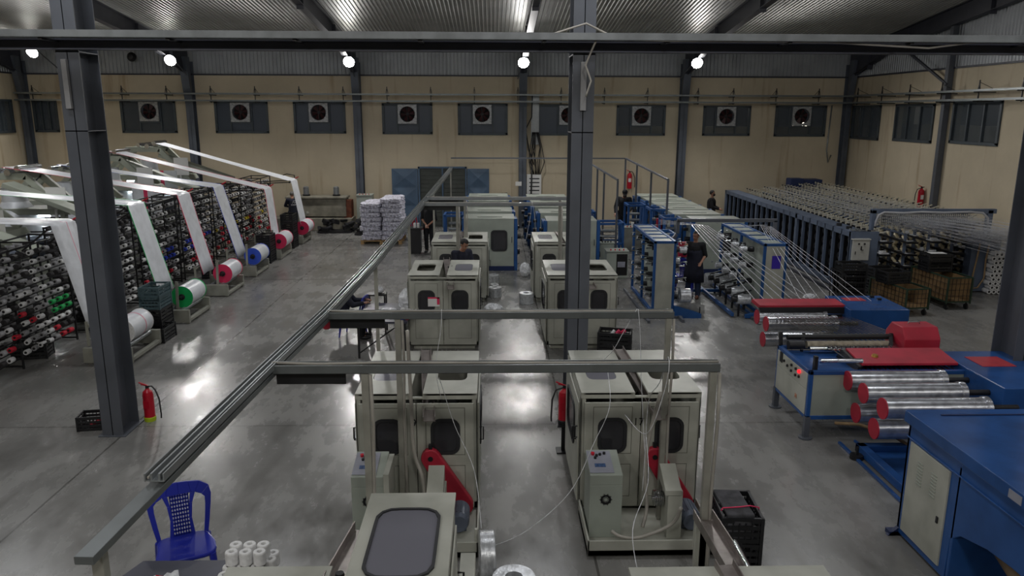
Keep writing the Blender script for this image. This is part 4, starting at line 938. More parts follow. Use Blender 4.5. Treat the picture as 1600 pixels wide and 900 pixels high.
# ------------------------------------------------------------ fire extinguishers
def extinguisher(loc, label, s=1, base=None, hose=1):
    t = thing('fire_extinguisher', label, 'fire extinguisher', loc)
    MB().lathe([(0, 0), (.075, .0), (.08, .02), (.08, .42), (.07, .47), (.03, .51), (.022, .54), (0, .54)], (0, 0, 0), n=20).build('cylinder_body', REDX, t)
    MB().cyl((0, 0, .52), (0, 0, .57), .026, n=10).build('valve', BLKM, t)
    MB().bar((0, 0, .57), (-.12, 0, .62), .025, .012).bar((.02, 0, .565), (-.09, 0, .585), .025, .01).build('lever', REDX, t)
    MB().tube([(.02, 0, .555), (.07, 0, .56), (.12 * hose, 0, .5), (.17 * hose, -.01, .36), (.18 * hose, -.01, .1), (.175 * hose, -.01, .04)], .012, 8).build('hose', BLK, t)
    MB().box(-.05, -.0815, .22, .04, -.079, .34).build('instruction_label', PAPER if base is None else REDX, t)
    if base: MB().lathe([(.0, .0), (.085, 0), (.09, .06), (.083, .07)], (0, 0, -.002), n=18).build('foot_ring', base, t)
    t.scale = (s, s, s); return t
extinguisher((-5.33, 11.35, 0.002), 'red fire extinguisher with lime foot at the near left column', 1.0, LIME)
extinguisher((1.0, 10.12, .42), 'red fire extinguisher standing behind the back left corner of machine 17', 1.0, BLK, -1)
tag(MB().box(.97, 10.1, .0, 1.03, 10.14, .40).box(.9, 10.02, .40, 1.1, 10.22, .42).box(.9, 10.02, 0, 1.1, 10.22, .02).build('extinguisher_stand', BLKM), 'thin black stand under the extinguisher beside machine 17', 'stand')
extinguisher((5.68, YB - .12, 1.62), 'red fire extinguisher on the back wall above the masked man', 1.25)
t = extinguisher((XR - .12, 25.75, 1.6), 'red fire extinguisher on the right wall', 1.2, None, -1)

# ------------------------------------------------------------ circular looms on the left with creel racks, cloth and rolls
UN = [(14.75, 'nearest', PINK2, WHITE, None), (17.6, 'second', GREEN, GREEN, None), (20.2, 'third', PINK, PINK, None), (22.65, 'fourth', BLUEE, BLUEE, None), (25.35, 'fifth', PINK, PINK, None), (28.3, 'farthest', PINK, PINK, None)]
EDGE = ['with a pale pink line', 'with green edges', 'with red edges', 'with blue edges', 'with thin pink edge, fifth from the camera', 'plain, farthest from the camera']
def strip(pts, y, wdt, label, edge, k):
    """cloth ribbon along a path of (x, z), width along y"""
    P = []
    for i in range(len(pts) - 1):
        n = 6
        for q in range(n): u = q / n; P.append((pts[i][0] * (1 - u) + pts[i + 1][0] * u, pts[i][1] * (1 - u) + pts[i + 1][1] * u))
    P.append(pts[-1]); cols = [0, .035, .25, .45, .55, .56, .8, .965, 1] if k else [0, .3, .5, .62, .65, .8, 1]
    V = []; F = []; Mi = []
    tw_ = pts[-1]
    for i, (x, z) in enumerate(P):
        for c in cols:
            sag = .012 * math.sin(c * 9 + i * .7)
            V.append((x, y - wdt / 2 + wdt * c, z + sag))
    nc = len(cols)
    for i in range(len(P) - 1):
        for c in range(nc - 1):
            F.append((i * nc + c, i * nc + c + 1, (i + 1) * nc + c + 1, (i + 1) * nc + c))
    mb = MB(); mb.add(V, F, 0, True)
    for j, f in enumerate(F):
        c = j % (nc - 1)
        if k == 0: mb.m[j] = 1 if c == 3 else 0
        elif k < 5: mb.m[j] = 1 if c in (0, nc - 2) else 0
    o = mb.build('fabric_strip', [CLOTH, edge]); q = o.modifiers.new('thickness', 'SOLIDIFY'); q.thickness = .004
    return tag(o, label, 'fabric', 'cloth strips of the looms')
BEND = [(-8.17, 2.60), (-8.07, 2.64), (-8.02, 2.60), (-7.97, 2.56), (-7.33, 2.25), (-7.22, 2.26)]
TOPS = [[(-12.3, 2.72)], [(-12.3, 2.98)], [(-12.3, 3.3)], [(-12.3, 3.2)], [(-12.2, 3.45)], [(-12.0, 3.6)]]
END = [(-7.72, .66), (-7.57, .62), (-7.53, .55), (-7.42, .5), (-7.15, .5), (-6.95, .7)]
def make_roll(edge):
    t = thing('fabric_roll', '', 'roll')
    MB().cyl((0, -.42, 0), (0, .42, 0), .238, n=32, cap=True).build('wound_cloth', CLOTH, t)
    MB().lathe([(.05, -.424), (.25, -.426), (.239, -.40)], (0, 0, 0), (0, 1, 0), 32).build('roll_edge', edge, t); MB().lathe([(.05, .424), (.25, .426), (.239, .40)], (0, 0, 0), (0, 1, 0), 32).build('roll_edge', edge, t)
    MB().cyl((0, -.58, 0), (0, .58, 0), .035, n=12).lathe([(.035, -.46), (.07, -.45), (.07, -.425)], (0, 0, 0), (0, 1, 0), 16).build('roll_core', BLKM, t)
    return t
RC = ['white fabric roll with a pink ring behind the near left column', 'white fabric roll with bright green end', 'white fabric roll with large pink-red end, third along the aisle', 'white fabric roll with blue end', 'white fabric roll with pink end, fifth along the aisle', 'farthest white fabric roll with pink end by the back-turned man']
for k, (y, nm, edge, yc, _) in enumerate(UN):
    bx_, bz = BEND[k]; ex, ez = END[k]
    strip(TOPS[k] + [(bx_ - .12, bz + .03), (bx_, bz), (bx_ + .03, bz - .12), (ex, ez)], y, .84, 'white woven cloth strip %s' % EDGE[k], edge if k != 5 else CLOTH, k)
    t = make_roll([WHITE, GREEN, PINK, BLUEE, PINK, PINK][k]); t.location = (-7.12 + .04 * k, y + .05, .56); t['label'] = RC[k]; t['group'] = 'fabric rolls along the aisle'
    if k == 0: MB().lathe([(.239, .1), (.241, .11), (.241, .13), (.239, .14)], (0, 0, 0), (0, 1, 0), 32).build('ring_mark', PINK2, t)
    # stand
    t = thing('winding_stand', ['grey winding stand beside the near left column', 'grey winding stand under the green-ended roll', 'grey winding stand under the pink-red roll', 'grey winding stand under the blue-ended roll', 'grey winding stand under the fifth roll', 'grey winding stand under the farthest roll'][k], 'stand', (-7.2, y, 0), 0, 'winding stands along the aisle')
    MB().box(-.55, -.66, .03, .36, -.58, .32).box(-.55, .60, .03, .36, .68, .32).box(.28, -.6, .05, .36, .6, .12).box(-.5, -.62, 0, -.42, -.54, .05).box(.26, -.62, 0, .34, -.54, .05).box(.26, .6, 0, .34, .68, .05).build('stand_end', STONE, t, .006)
    MB().cyl((.16, -.58, .28), (.16, .62, .28), .05, n=14).cyl((-.12, -.58, .27), (-.12, .62, .27), .05, n=14).build('support_roller', GALV, t)
    MB().bar((.08, -.56, .32), (.08, -.5, .95), .06, .02).bar((.08, .6, .32), (.08, .55, .8), .06, .02).build('stand_arm', STONE, t)
    MB().bar((-.5, -.5, .32), (-.5, -.5, .8), .05, .02).bar((-.5, .55, .32), (-.5, .55, .75), .05, .02).cyl((-.47, -.5, .72), (-.47, .55, .72), .03, n=10).build('guide_bar', STONE, t)

# circular looms
def make_loom():
    t = thing('circular_loom', '', 'loom')
    mb = MB().lathe([(0, 0), (.95, 0), (.95, .75), (1.1, .8), (1.1, .95), (0, .95)], (0, 0, 0), n=36).build('loom_base', LOOMC, t)
    MB().lathe([(.75, .95), (.8, 1.0), (.8, 1.35), (1.25, 1.4), (1.25, 1.5), (.5, 1.55)], (0, 0, 0), n=36).build('loom_drum', MATS['motor_grey'], t)
    MB().lathe([(.78, 1.55), (.6, 1.9), (.3, 2.35), (.28, 2.7)], (0, 0, 0), n=24).build('fabric_tube', CLOTH, t)
    mb = MB()
    for s in (-1, 1):
        for (a, b_) in (((1.45 * s, -.35, 0), (1.4 * s, -.35, 2.2)), ((1.4 * s, -.35, 2.2), (.55 * s, -.35, 3.0))):
            mb.bar(a, b_, .12, .16); mb.bar((a[0], -a[1], a[2]), (b_[0], -b_[1], b_[2]), .12, .16)
    for yy in (-.35, .35): mb.bar((-.6, yy, 3.0), (.6, yy, 3.0), .12, .16)
    mb.build('loom_gantry', LOOMC, t, .01)
    mb = MB().prism([(-1.5, 2.05), (1.6, 2.05), (1.5, 2.2), (-1.4, 2.2)], 'y', -.42, .42); mb.build('deck_plate', LOOMC, t, .01)
    r = MB().cyl((.45, -.5, 3.2), (.45, .5, 3.2), .07, n=14).cyl((.2, -.5, 3.1), (.2, .5, 3.1), .08, n=14).cyl((-.1, -.5, 3.14), (-.1, .5, 3.14), .06, n=12).build('top_roller', CHROME, t)
    MB().box(.1, .5, 3.04, .35, .58, 3.22).cyl((.2, .58, 3.15), (.2, .78, 3.15), .06, n=12).build('roller_drive', MATS['motor_grey'], t)
    lt = MB().box(-.9, -.05, 2.0, .9, .05, 2.04).build('lamp_batten', PAPER, t); MB().cyl((-.85, 0, 1.97), (.85, 0, 1.97), .025, n=10).build('lamp_tube', TUBEE, lt)
    MB().tube([(-1.2, -.9, 1.7), (-.4, -1.35, 1.75), (.4, -1.35, 1.75), (1.2, -.9, 1.7)], .02, 6).tube([(-1.2, .9, 1.7), (-.4, 1.35, 1.75), (.4, 1.35, 1.75), (1.2, .9, 1.7)], .02, 6).build('thread_ring', BLKM, t)
    MB().bar((1.3, -.5, 1.2), (1.3, -.5, 2.4), .05).box(1.1, -.52, 2.2, 1.6, -.5, 2.75).build('notice_board', PAPER, t)
    return t
lm = make_loom()
for k, (y, nm, e, c_, _) in enumerate(UN):
    t = lm if k == 0 else copy_tree(lm); t.location = (-12.4, y + .1, [0, .0, .1, 0, .25, .35][k] - .0); t['label'] = 'pale green circular loom, %s of the row behind the creel racks' % nm; t['group'] = 'circular looms'
    t.location.z = 0; t.scale.z = [.86, .93, 1.02, .99, 1.07, 1.12][k]
    l = bpy.data.lights.new('loom_lamp_beam', 'AREA'); l.energy = 14; l.shape = 'RECTANGLE'; l.size = 1.6; l.size_y = .05; l.color = (.9, .97, 1)
    o = bpy.data.objects.new('loom_lamp_beam', l); C.objects.link(o); o.location = (-12.4, y + .1, 1.9)
for (x, y, z, h_, lb) in ((-11.3, 26.9, 1.9, .8, 'white cloth panel with a pink line hanging among the far looms'), (-10.9, 24.6, 1.5, .9, 'white cloth panel hanging among the middle looms')):
    t = tag(MB().box(x - .45, y, z, x + .45, y + .01, z + h_).box(x - .46, y, 0, x - .44, y + .02, z + h_).box(x + .44, y, 0, x + .46, y + .02, z + h_).box(x - .1, y - .004, z, x + .02, y, z + h_, 1).build('cloth_panel', [CLOTH, PINK]), lb, 'fabric')
# long loom-top beams seen over the racks
for k, (a, b_, lb) in enumerate((((-11.9, 28.3, 3.15), (-9.4, 28.3, 2.3), 'slanting pale green loom arm under the farthest cloth'), ((-11.9, 25.4, 3.1), (-9.6, 25.4, 2.2), 'slanting pale green loom arm under the fifth cloth'), ((-12.1, 19.6, 2.9), (-9.9, 19.6, 2.0), 'slanting pale green loom arm left of the near column'), ((-12.1, 16.9, 2.5), (-10.0, 16.9, 1.7), 'slanting pale green loom arm at the left edge'))):
    tag(MB().bar(a, b_, .5, .12).build('loom_arm', LOOMC, None, .01), lb, 'loom arm')

# creel racks: posts and rails parallel to the aisle
RY0 = [12.9, 16.3, 19.0, 21.6, 24.2, 26.9]; RY1 = [15.75, 18.7, 21.35, 23.95, 26.7, 30.6]
RX = -8.95; RTOP = [2.15, 2.2, 2.3, 2.3, 2.2, 2.15]
spools = []   # (distance, x, y, z, kind, rack)
random.seed(11)
for k in range(6):
    t = thing('creel_rack', 'dark creel rack full of yarn spools, %s along the aisle' % ['nearest', 'second', 'third', 'fourth', 'fifth', 'farthest'][k], 'rack', (RX, RY0[k], 0), 0, 'creel racks along the aisle')
    L_ = RY1[k] - RY0[k]; n = 3; h = RTOP[k]
    for i in range(n + 1):
        for xx in (.22, -.5): MB().box(xx - .015, L_ * i / n - .015, 0, xx + .015, L_ * i / n + .015, h + .1).build('post', BLKM, t)
    mb = MB()
    rows = 11
    for r_ in range(rows):
        z = .28 + (h - .35) * r_ / (rows - 1)
        for xx in (.2, -.48): mb.bar((xx, 0, z - .07), (xx, L_, z - .07), .018)
    mb.bar((.22, 0, h + .08), (.22, L_, h + .08), .03).bar((-.5, 0, h + .08), (-.5, L_, h + .08), .03)
    for i in range(n + 1): mb.bar((.22, L_ * i / n, h + .08), (-.5, L_ * i / n, h + .08), .03).bar((.22, L_ * i / n, .05), (-.5, L_ * i / n, .05), .03)
    mb.build('rack_rails', BLKM, t)
    # bend bar carrying the cloth
    bx_, bz = BEND[k]; y = UN[k][0]
    MB().cyl((bx_ - .03 - RX, y - .5 - RY0[k], bz - .04), (bx_ - .03 - RX, y + .5 - RY0[k], bz - .04), .03, n=10).bar((.22, y - .46 - RY0[k], h), (bx_ - .03 - RX, y - .46 - RY0[k], bz - .04), .03).bar((.22, y + .46 - RY0[k], h), (bx_ - .03 - RX, y + .46 - RY0[k], bz - .04), .03).build('bend_bar', BLKM, t)
    MB().bar((bx_ - .1 - RX, y + .5 - RY0[k], bz), (bx_ + .05 - RX, y + .55 - RY0[k], bz + .08), .05, .03).build('red_clamp', REDX, t)
    ncol = int(L_ / .25)
    for r_ in range(rows):
        z = .28 + (h - .35) * r_ / (rows - 1)
        for i in range(ncol):
            yy = RY0[k] + .12 + i * .25 + (.06 if r_ % 2 else 0)
            for layer, xx in ((0, RX + .22), (1, RX - .46)):
                if random.random() < .06: continue
                kind = 0 if random.random() < .6 else 1
                if layer == 1 or (r_ > 6 and k < 3 and random.random() < .5): kind = 1 if random.random() < .5 else 6  # rear spools go grey and black: the rack's inner shade as colour
                if layer == 0:
                    ph = r_ / rows
                    if ph < .42 and random.random() < .16: kind = 2
                    if k == 0 and i > ncol - 4 and 2 < r_ < 5: kind = 3
                    if k == 1 and i < 4 and r_ in (2, 3): kind = 3
                    if k in (2, 3) and r_ in (3, 4) and random.random() < .5: kind = 4
                    if k in (2, 3) and r_ == 1 and random.random() < .35: kind = 2
                    if k in (4, 5) and r_ in (1, 2, 3) and random.random() < .22: kind = 2
                    if k >= 4 and r_ == 4 and random.random() < .4: kind = 5
                    if random.random() < .16: kind = 6
                spools.append((math.hypot(xx, yy) + layer * 6, xx, yy, z, kind, k, layer, r_, i / ncol))
def spool_mesh(m):
    mb = MB(); mb.lathe([(.026, .09), (.052, .09), (.058, .075), (.055, -.09), (.022, -.09)], (0, 0, 0), (0, -1, 0), 12, 0, True).lathe([(0, .08), (.027, .08), (.027, .096), (.02, .096)], (0, 0, 0), (0, -1, 0), 8, 1)
    mb.lathe([(.02, -.14), (.026, -.14), (.026, -.09)], (0, 0, 0), (0, -1, 0), 8, 1)
    o = mb.build('yarn_spool', [m, CORE]); me = o.data; bpy.data.objects.remove(o); return me
KM = [spool_mesh(m) for m in (WHITE, GREYY, REDY, GRNY, BLUY, YELY, CORE)]
KN = ['white', 'grey', 'red', 'green', 'blue', 'yellow', 'black']
spools.sort(); near, rest = spools[:300], spools[300:]
def sp_rot(k): return Euler((R(-6), 0, R(16)))
for d, x, y, z, kd, k, layer, r_, fr in near:
    o = bpy.data.objects.new('yarn_spool', KM[kd]); C.objects.link(o); o.location = (x, y, z)
    o.rotation_euler = (R(-6) + random.uniform(-.04, .04), 0, R(12 if layer == 0 else -45) + random.uniform(-.12, .12)); o.scale = (.88, 1.0, .88)
    tag(o, '%s yarn spool, %s row up, %s of the %s creel rack%s' % (KN[kd], ORD[r_], ['near end', 'middle', 'far end'][min(2, int(fr * 3))], ['nearest', 'second', 'third', 'fourth', 'fifth', 'farthest'][k], '' if layer == 0 else ', shaded rear side'), 'spool', '%s spools on the %s creel rack' % (KN[kd], ['nearest', 'second', 'third', 'fourth', 'fifth', 'farthest'][k]))
mb = MB()
for d, x, y, z, kd, k, layer, r_, fr in rest:
    me = KM[kd]; M = TR(x, y, z, R(-6), 0, R(12 if layer == 0 else -45) + random.uniform(-.12, .12), .9)
    mb.add([v.co for v in me.vertices], [tuple(p.vertices) for p in me.polygons], 0, True, M)
    st = len(mb.m) - len(me.polygons)
    for i, p in enumerate(me.polygons): mb.m[st + i] = 6 if p.material_index else kd
tag(mb.build('yarn_spools', [WHITE, GREYY, REDY, GRNY, BLUY, YELY, CORE]), 'remaining yarn spools on the farther creel racks behind the cloth strips', 'spools', None, 'stuff')

mat('wound_film', (196, 198, 204), .27, .8, .22, 9, bump=.12)
# ------------------------------------------------------------ film stretching machines on the right
def roller(parent, x0, x1, y, z, r=.14, capr=None, m=None):
    m = m or MATS['wound_film']; MB().cyl((x1, y, z), (x1 + .45, y, z), .04, n=12).build('roller_shaft', BLKM, parent)
    g = MB().cyl((x0, y, z), (x1, y, z), r, n=32, cap=False); g.lathe([(r, 0), (r * .98, .004)], (x0, y, z), (-1, 0, 0), 32)
    g.lathe([(r * .72, 0), (r * 1.05, .0), (r * 1.1, .02), (r * 1.1, .08), (r * .5, .1)], (x1 - .04, y, z), (1, 0, 0), 28).build('roller', m, parent)
    MB().cyl((x0 - .012, y, z), (x0 + .004, y, z), r * 1.01, n=32).build('roller_cap', RED, parent)
def box_open(t, x0, y0, x1, y1, z, name='drive_housing', m=BLUE):
    MB().box(x0, y0, .05, x1, y1, z).build(name, m, t, .012); MB().box(x0 + .05, y0 + .05, 0, x1 - .05, y1 - .05, .05).build('housing_foot', DBLUE, t)
t = thing('film_stretching_machine', 'blue film machine with red hood and five red-capped rollers, middle right', 'machine', (0, 0, 0), 0, 'film stretching machines')
box_open(t, 6.88, 9.6, 9.4, 11.25, 1.1)
for y, z in ((10.38, .94), (9.9, .93), (9.36, .92), (10.05, .58), (9.52, .57)): roller(t, 5.12, 6.47, y, z)
MB().prism([(10.62, 1.12), (11.15, 1.19), (11.35, 1.0), (11.3, .97), (11.12, 1.15), (10.62, 1.08)], 'x', 5.42, 6.86).build('red_hood', RED, t, .008)
MB().prism([(10.6, 1.08), (11.2, 1.16), (11.38, .95), (11.1, .9), (10.7, .92)], 'x', 5.37, 5.43).build('hood_side', BLKM, t)
MB().lathe([(0, .03), (.04, .03), (.05, 0)], (5.72, 10.85, 1.15), (0, -.1, 1), 14).build('hood_knob', mat('brass_knob', (180, 140, 70), .35, .7, .1, 6), t)
MB().box(7.15, 10.5, 1.1, 7.65, 10.95, 1.108).build('red_lid_patch', mat('worn_red_patch', (178, 56, 66), .5, 0, .1, 4), t)
t = thing('film_stretching_machine', 'blue film machine with red hood and three rollers, farther one by the wire carts', 'machine', (0, 0, 0), 0, 'film stretching machines')
box_open(t, 6.72, 13.8, 7.85, 14.95, 1.1)
for y, z in ((14.15, .88), (13.65, .88), (13.75, .55)): roller(t, 5.08, 6.35, y, z)
MB().prism([(14.1, 1.12), (14.55, 1.14), (14.6, 1.06), (14.1, 1.05)], 'x', 5.1, 6.75).build('red_hood', RED, t, .008)
MB().box(5.1, 14.06, .96, 6.72, 14.14, 1.08).build('hood_side', BLKM, t)
MB().box(6.95, 14.5, 1.1, 7.35, 14.75, 1.108).build('red_lid_patch', MATS['worn_red_patch'], t)
for x, y in ((7.55, 14.75), (7.6, 14.55)): MB().box(x, y, 1.1, x + .08, y + .04, 1.14).build('lid_latch', BLKM, t)
# roller table with cream control panel and red gear box
t = thing('roller_table', 'blue-framed roller table with cream control panel and red indicator', 'machine', (0, 0, 0))
x0, x1, y0, y1, zt = 4.6, 6.95, 10.48, 11.78, 1.05
mb = MB(); q = .06
for x in (x0, x1 - q):
    for y in (y0, y1 - q): mb.box(x, y, .12, x + q, y + q, zt)
for z in (.3, zt - q):
    mb.box(x0, y0, z, x1, y0 + q, z + q).box(x0, y1 - q, z, x1, y1, z + q).box(x0, y0, z, x0 + q, y1, z + q).box(x1 - q, y0, z, x1, y1, z + q)
mb.box(x0 + .08, y0 + .08, .97, x1, y1 - .08, .985).build('table_frame', BLUE, t, .006)
MB().box(x0 - .008, y0 + q, .36, x0 + .02, y1 - q, .74).box(x0 - .008, y0 + q, .748, x0 + .02, y1 - q, zt - q).build('control_panel', CREAM, t, .003)
MB().box(x0 + q, y0 + .01, .36, x1 - q, y0 + .03, zt - q).build('front_panel', CREAM2, t)
p = MB()
for yy, z in ((11.42, .9), (11.12, .93), (10.95, .93), (10.82, .85), (11.12, .84), (10.95, .83), (11.28, .87)): p.cyl((x0 - .03, yy, z), (x0 - .008, yy, z), .022, n=10)
p.box(x0 - .02, 11.5, .84, x0 - .008, 11.6, 1.0).build('panel_knobs', BLKM, t)
MB().cyl((x0 - .035, 10.82, .93), (x0 - .008, 10.82, .93), .026, n=14).build('indicator_light', LEDR, t)
text('H', .1, TR(x0 - .012, 10.88, .52, R(90), 0, R(-90)), mat('orange_mark', (200, 110, 60), .5, 0, 0), t, 'panel_mark')
for x in (x0 + .03, x1 - .03):
    for y in (y0 + .03, y1 - .03): MB().box(x - .04, y - .04, .02, x + .04, y + .04, .34).lathe([(.0, .0), (.1, 0), (.1, .02), (.0, .03)], (x, y, 0), n=16).build('leg', STEEL, t)
MB().cyl((x0 + .12, 11.72, 1.2), (6.4, 11.72, 1.2), .045, n=14).build('black_roller', BLK, t)
MB().cyl((x0 + .05, 11.9, 1.18), (5.2, 11.9, 1.18), .035, n=12).cyl((5.0, 11.5, 1.06), (6.35, 11.5, 1.06), .05, n=14).cyl((4.8, 10.62, 1.16), (5.42, 10.62, 1.16), .035, n=12).build('steel_roller', CHROME, t)
MB().cyl((4.7, 11.6, 1.1), (4.95, 11.6, 1.1), .07, n=14).bar((4.66, 11.8, 1.02), (4.66, 11.85, 1.25), .05).bar((4.72, 10.6, 1.02), (4.72, 10.6, 1.24), .05, .07).bar((4.9, 11.55, 1.02), (5.0, 11.75, 1.24), .05, .06).bar((6.3, 11.5, 1.05), (6.42, 11.75, 1.22), .06, .08).build('roller_bracket', BLKM, t)
MB().cyl((5.0, 11.62, 1.1), (6.35, 11.62, 1.1), .06, n=14).build('fabric_roller', mat('beige_roller', (150, 142, 124), .6, 0, .2, 12), t)
g = MB().prism([(11.35, 1.0), (11.35, 1.26), (11.47, 1.43), (11.8, 1.43), (11.95, 1.26), (11.95, 1.0)], 'x', 6.43, 7.0).build('gear_housing', RED, t, .015)
MB().tube([(6.62, 11.66, 1.42), (6.63, 11.66, 1.46), (6.8, 11.66, 1.46), (6.81, 11.66, 1.42)], .009, 6).build('lifting_handle', GALV, g)
mb = MB()
for k in range(20):
    xx = 5.3 + k * .072
    mb.bar((xx - .05, 13.6, 1.02), (xx + .12, 11.62, 1.14), .03, .002).bar((xx - .02, 11.6, 1.12), (xx + .1, 10.55, 1.04), .03, .002)
tag(mb.build('film_tapes', CHROME), 'shiny film tapes running between the rollers of the red and blue machines', 'tapes', None, 'stuff')
tag(MB().tube([(5.0, 10.4, .28), (5.3, 10.3, .3), (5.7, 10.1, .22), (6.0, 9.8, .06), (6.4, 9.7, .03)], .025, 8).build('loose_hose', mat('tan_hose', (150, 124, 90), .6, 0, .1, 5)), 'tan hose sagging below the roller table', 'hose')
# nearest blue machine
t = thing('blue_oven_machine', 'large bright blue machine with cream louvred door, bottom right', 'machine', (0, 0, 0))
xx0, ya, yb_ = 4.62, 3.6, 7.86
MB().prism([(yb_, .04), (yb_, 1.36), (ya, 1.36), (ya, .75), (6.0, .75), (6.35, .72), (6.75, .62), (6.9, .5), (6.92, .04)], 'x', xx0, xx0 + .05).box(xx0, yb_ - .05, .04, 8.5, yb_, 1.36).box(xx0 + .9, ya, .04, xx0 + .95, yb_, 1.36).box(xx0, yb_ - 1.0, .04, xx0 + .9, yb_ - .96, 1.3).build('machine_body', BLUE, t, .008)
MB().box(xx0 - .05, ya, 1.37, 8.5, yb_ + .03, 1.5).box(xx0 - .02, ya, 1.2, xx0 + .0, yb_, 1.215).build('top_cover', BLUE, t, .012)
MB().box(xx0 + .25, yb_ - .16, 1.5, 8.4, yb_ - .14, 1.512).build('cover_seam', DBLUE, t)
d_ = MB().box(xx0 - .018, 7.02, .12, xx0 + .002, 7.76, 1.18).build('louvred_door', CREAM, t, .003)
mb = MB()
for c0 in (7.52, 7.26):
    for k in range(8): mb.box(xx0 - .026, c0 - .05, .78 + k * .035, xx0 - .016, c0 + .05, .788 + k * .035)
mb.build('louvres', CREAM2, d_); MB().box(xx0 - .03, 7.1, .56, xx0 - .016, 7.13, .63).build('door_latch', BLK, d_)
MB().box(xx0 - .056, 5.95, 1.39, xx0 - .049, 6.12, 1.47).build('rating_plate', PANELG, t)
MB().tube([(5.0, 6.7, .5), (5.0, 6.4, .38), (5.0, 6.1, .3), (5.0, 5.6, .28)], .07, 12).build('air_duct', mat('tan_duct', (140, 120, 96), .6, 0, .1, 5), t)
MB().box(xx0 - .1, yb_ - .05, 0, xx0 + .05, yb_ + .05, .05).prism([(4.5, 0), (4.64, 0), (4.64, .12)], 'y', yb_ - .05, yb_).build('foot', DBLUE, t)
MB().box(4.75, yb_ + .05, .5, 4.82, yb_ + .12, 1.28).build('side_pipe', CREAM, t)
t = thing('base_frame', 'low blue steel frame on the floor beside the louvred blue machine', 'frame', (5.15, 9.3, 0))
MB().box(0, -1.6, .02, .12, .72, .14).box(0, .6, .02, .9, .72, .14).box(.12, -1.5, .03, .9, .6, .05).build('frame_beam', BLUE, t, .006); MB().cyl((-.08, .5, 0), (-.08, .5, .06), .09, n=16).cyl((-.08, .5, 0), (-.08, .5, .18), .02, n=8).build('levelling_foot', BLKM, t)
tag(MB().bar((5.3, 10.35, .02), (5.5, 8.1, .02), .03, .03).bar((5.05, 10.3, .02), (5.05, 8.0, .02), .04, .03).build('floor_rail', BLUE), 'thin blue rail on the floor left of the low frame', 'rail')

# ------------------------------------------------------------ blue and cream tape creels (middle right)
def tape_creel(x, y, w, l, h, label, side):
    t = thing('tape_creel', label, 'creel', (x, y, 0), 0, 'blue and cream tape creels')
    mb = MB(); q = .06
    for xx in (0, w - q):
        for yy in (0, l * .5, l - q): mb.box(xx, yy, .06, xx + q, yy + q, h)
    for xx in (0, w - q): mb.box(xx, 0, h - q, xx + q, l, h); mb.box(xx, 0, .08, xx + q, l, .16)
    for k in range(6): yy = (l - q) * k / 5; mb.box(0, yy, h - q, w, yy + q, h)
    mb.box(0, 0, .08, w, q, .16)
    mb.build('creel_frame', BLUE2, t, .004)
    MB().box(q, .0 + .005, .16, w - q, .03, h - q).build('end_panel', CREAM, t)
    MB().box(q, .06, h - .035, w - q, l - .06, h - .02).box(w / 2 - .005, .1, .2, w / 2 + .005, l - .1, h - .06).build('top_panel', CREAM2, t)
    MB().box(-.18, -.5, .0, -.12, l + .1, .07).box(w + .1, -.45, 0, w + .16, l + .1, .07).box(-.2, -.1, 0, w + .2, 0, .06).build('floor_rail', STEEL, t)
    MB().prism([(w, 0), (w, .3), (w + .65, .1), (w + .65, 0)], 'y', -.06, .06).build('triangular_foot', BLUE2, t); MB().cyl((w + .62, 0, 0), (w + .62, 0, .26), .014, n=8).build('levelling_screw', BLKM, t)
    return t
tape_creel(3.72, 17.35, .52, 2.75, 1.82, 'blue and cream tape creel with dark motors on its left side, nearer the middle column', -1)
tape_creel(6.22, 17.2, .55, 3.4, 1.78, 'blue and cream tape creel with a purple sticker, right of the man in the apron', 1)
tag(MB().box(6.42, 17.185, 1.2, 6.62, 17.195, 1.5).build('purple_sticker', LABEL), 'purple square sticker on the right tape creel end panel', 'sticker')
random.seed(5)
def spindle(x, y, z, s, full, label, grp):
    t = thing('tape_spindle', label, 'spindle', (x, y, z), 0, grp)
    MB().cyl((0, 0, 0), (s * .1, 0, 0), .065, n=14).cyl((s * .1, 0, 0), (s * .16, 0, 0), .045, n=10).build('spindle_motor', BLKM, t)
    MB().bar((s * .08, -.02, .07), (s * .3, -.08, .12), .012).bar((s * .3, -.08, .12), (s * .32, -.14, .05), .01).cyl((s * .26, -.08, .11), (s * .34, -.08, .11), .016, n=8).build('guide_arm', GALV, t)
    if full: MB().cyl((s * .17, 0, 0), (s * .33, 0, 0), .075, n=18).build('tape_bobbin', FILMR, t)
    else: MB().cyl((s * .16, 0, 0), (s * .3, 0, 0), .02, n=10).build('empty_shaft', CHROME, t)
    return t
sA = spindle(0, 0, 0, -1, False, '', ''); sB = spindle(0, 0, 0, 1, True, '', ''); sC = spindle(0, 0, 0, -1, True, '', ''); sD = spindle(0, 0, 0, 1, False, '', '')
def put(p, x, y, z, label, grp):
    o = copy_tree(p); o.location = (x, y, z); o['label'] = label; o['group'] = grp
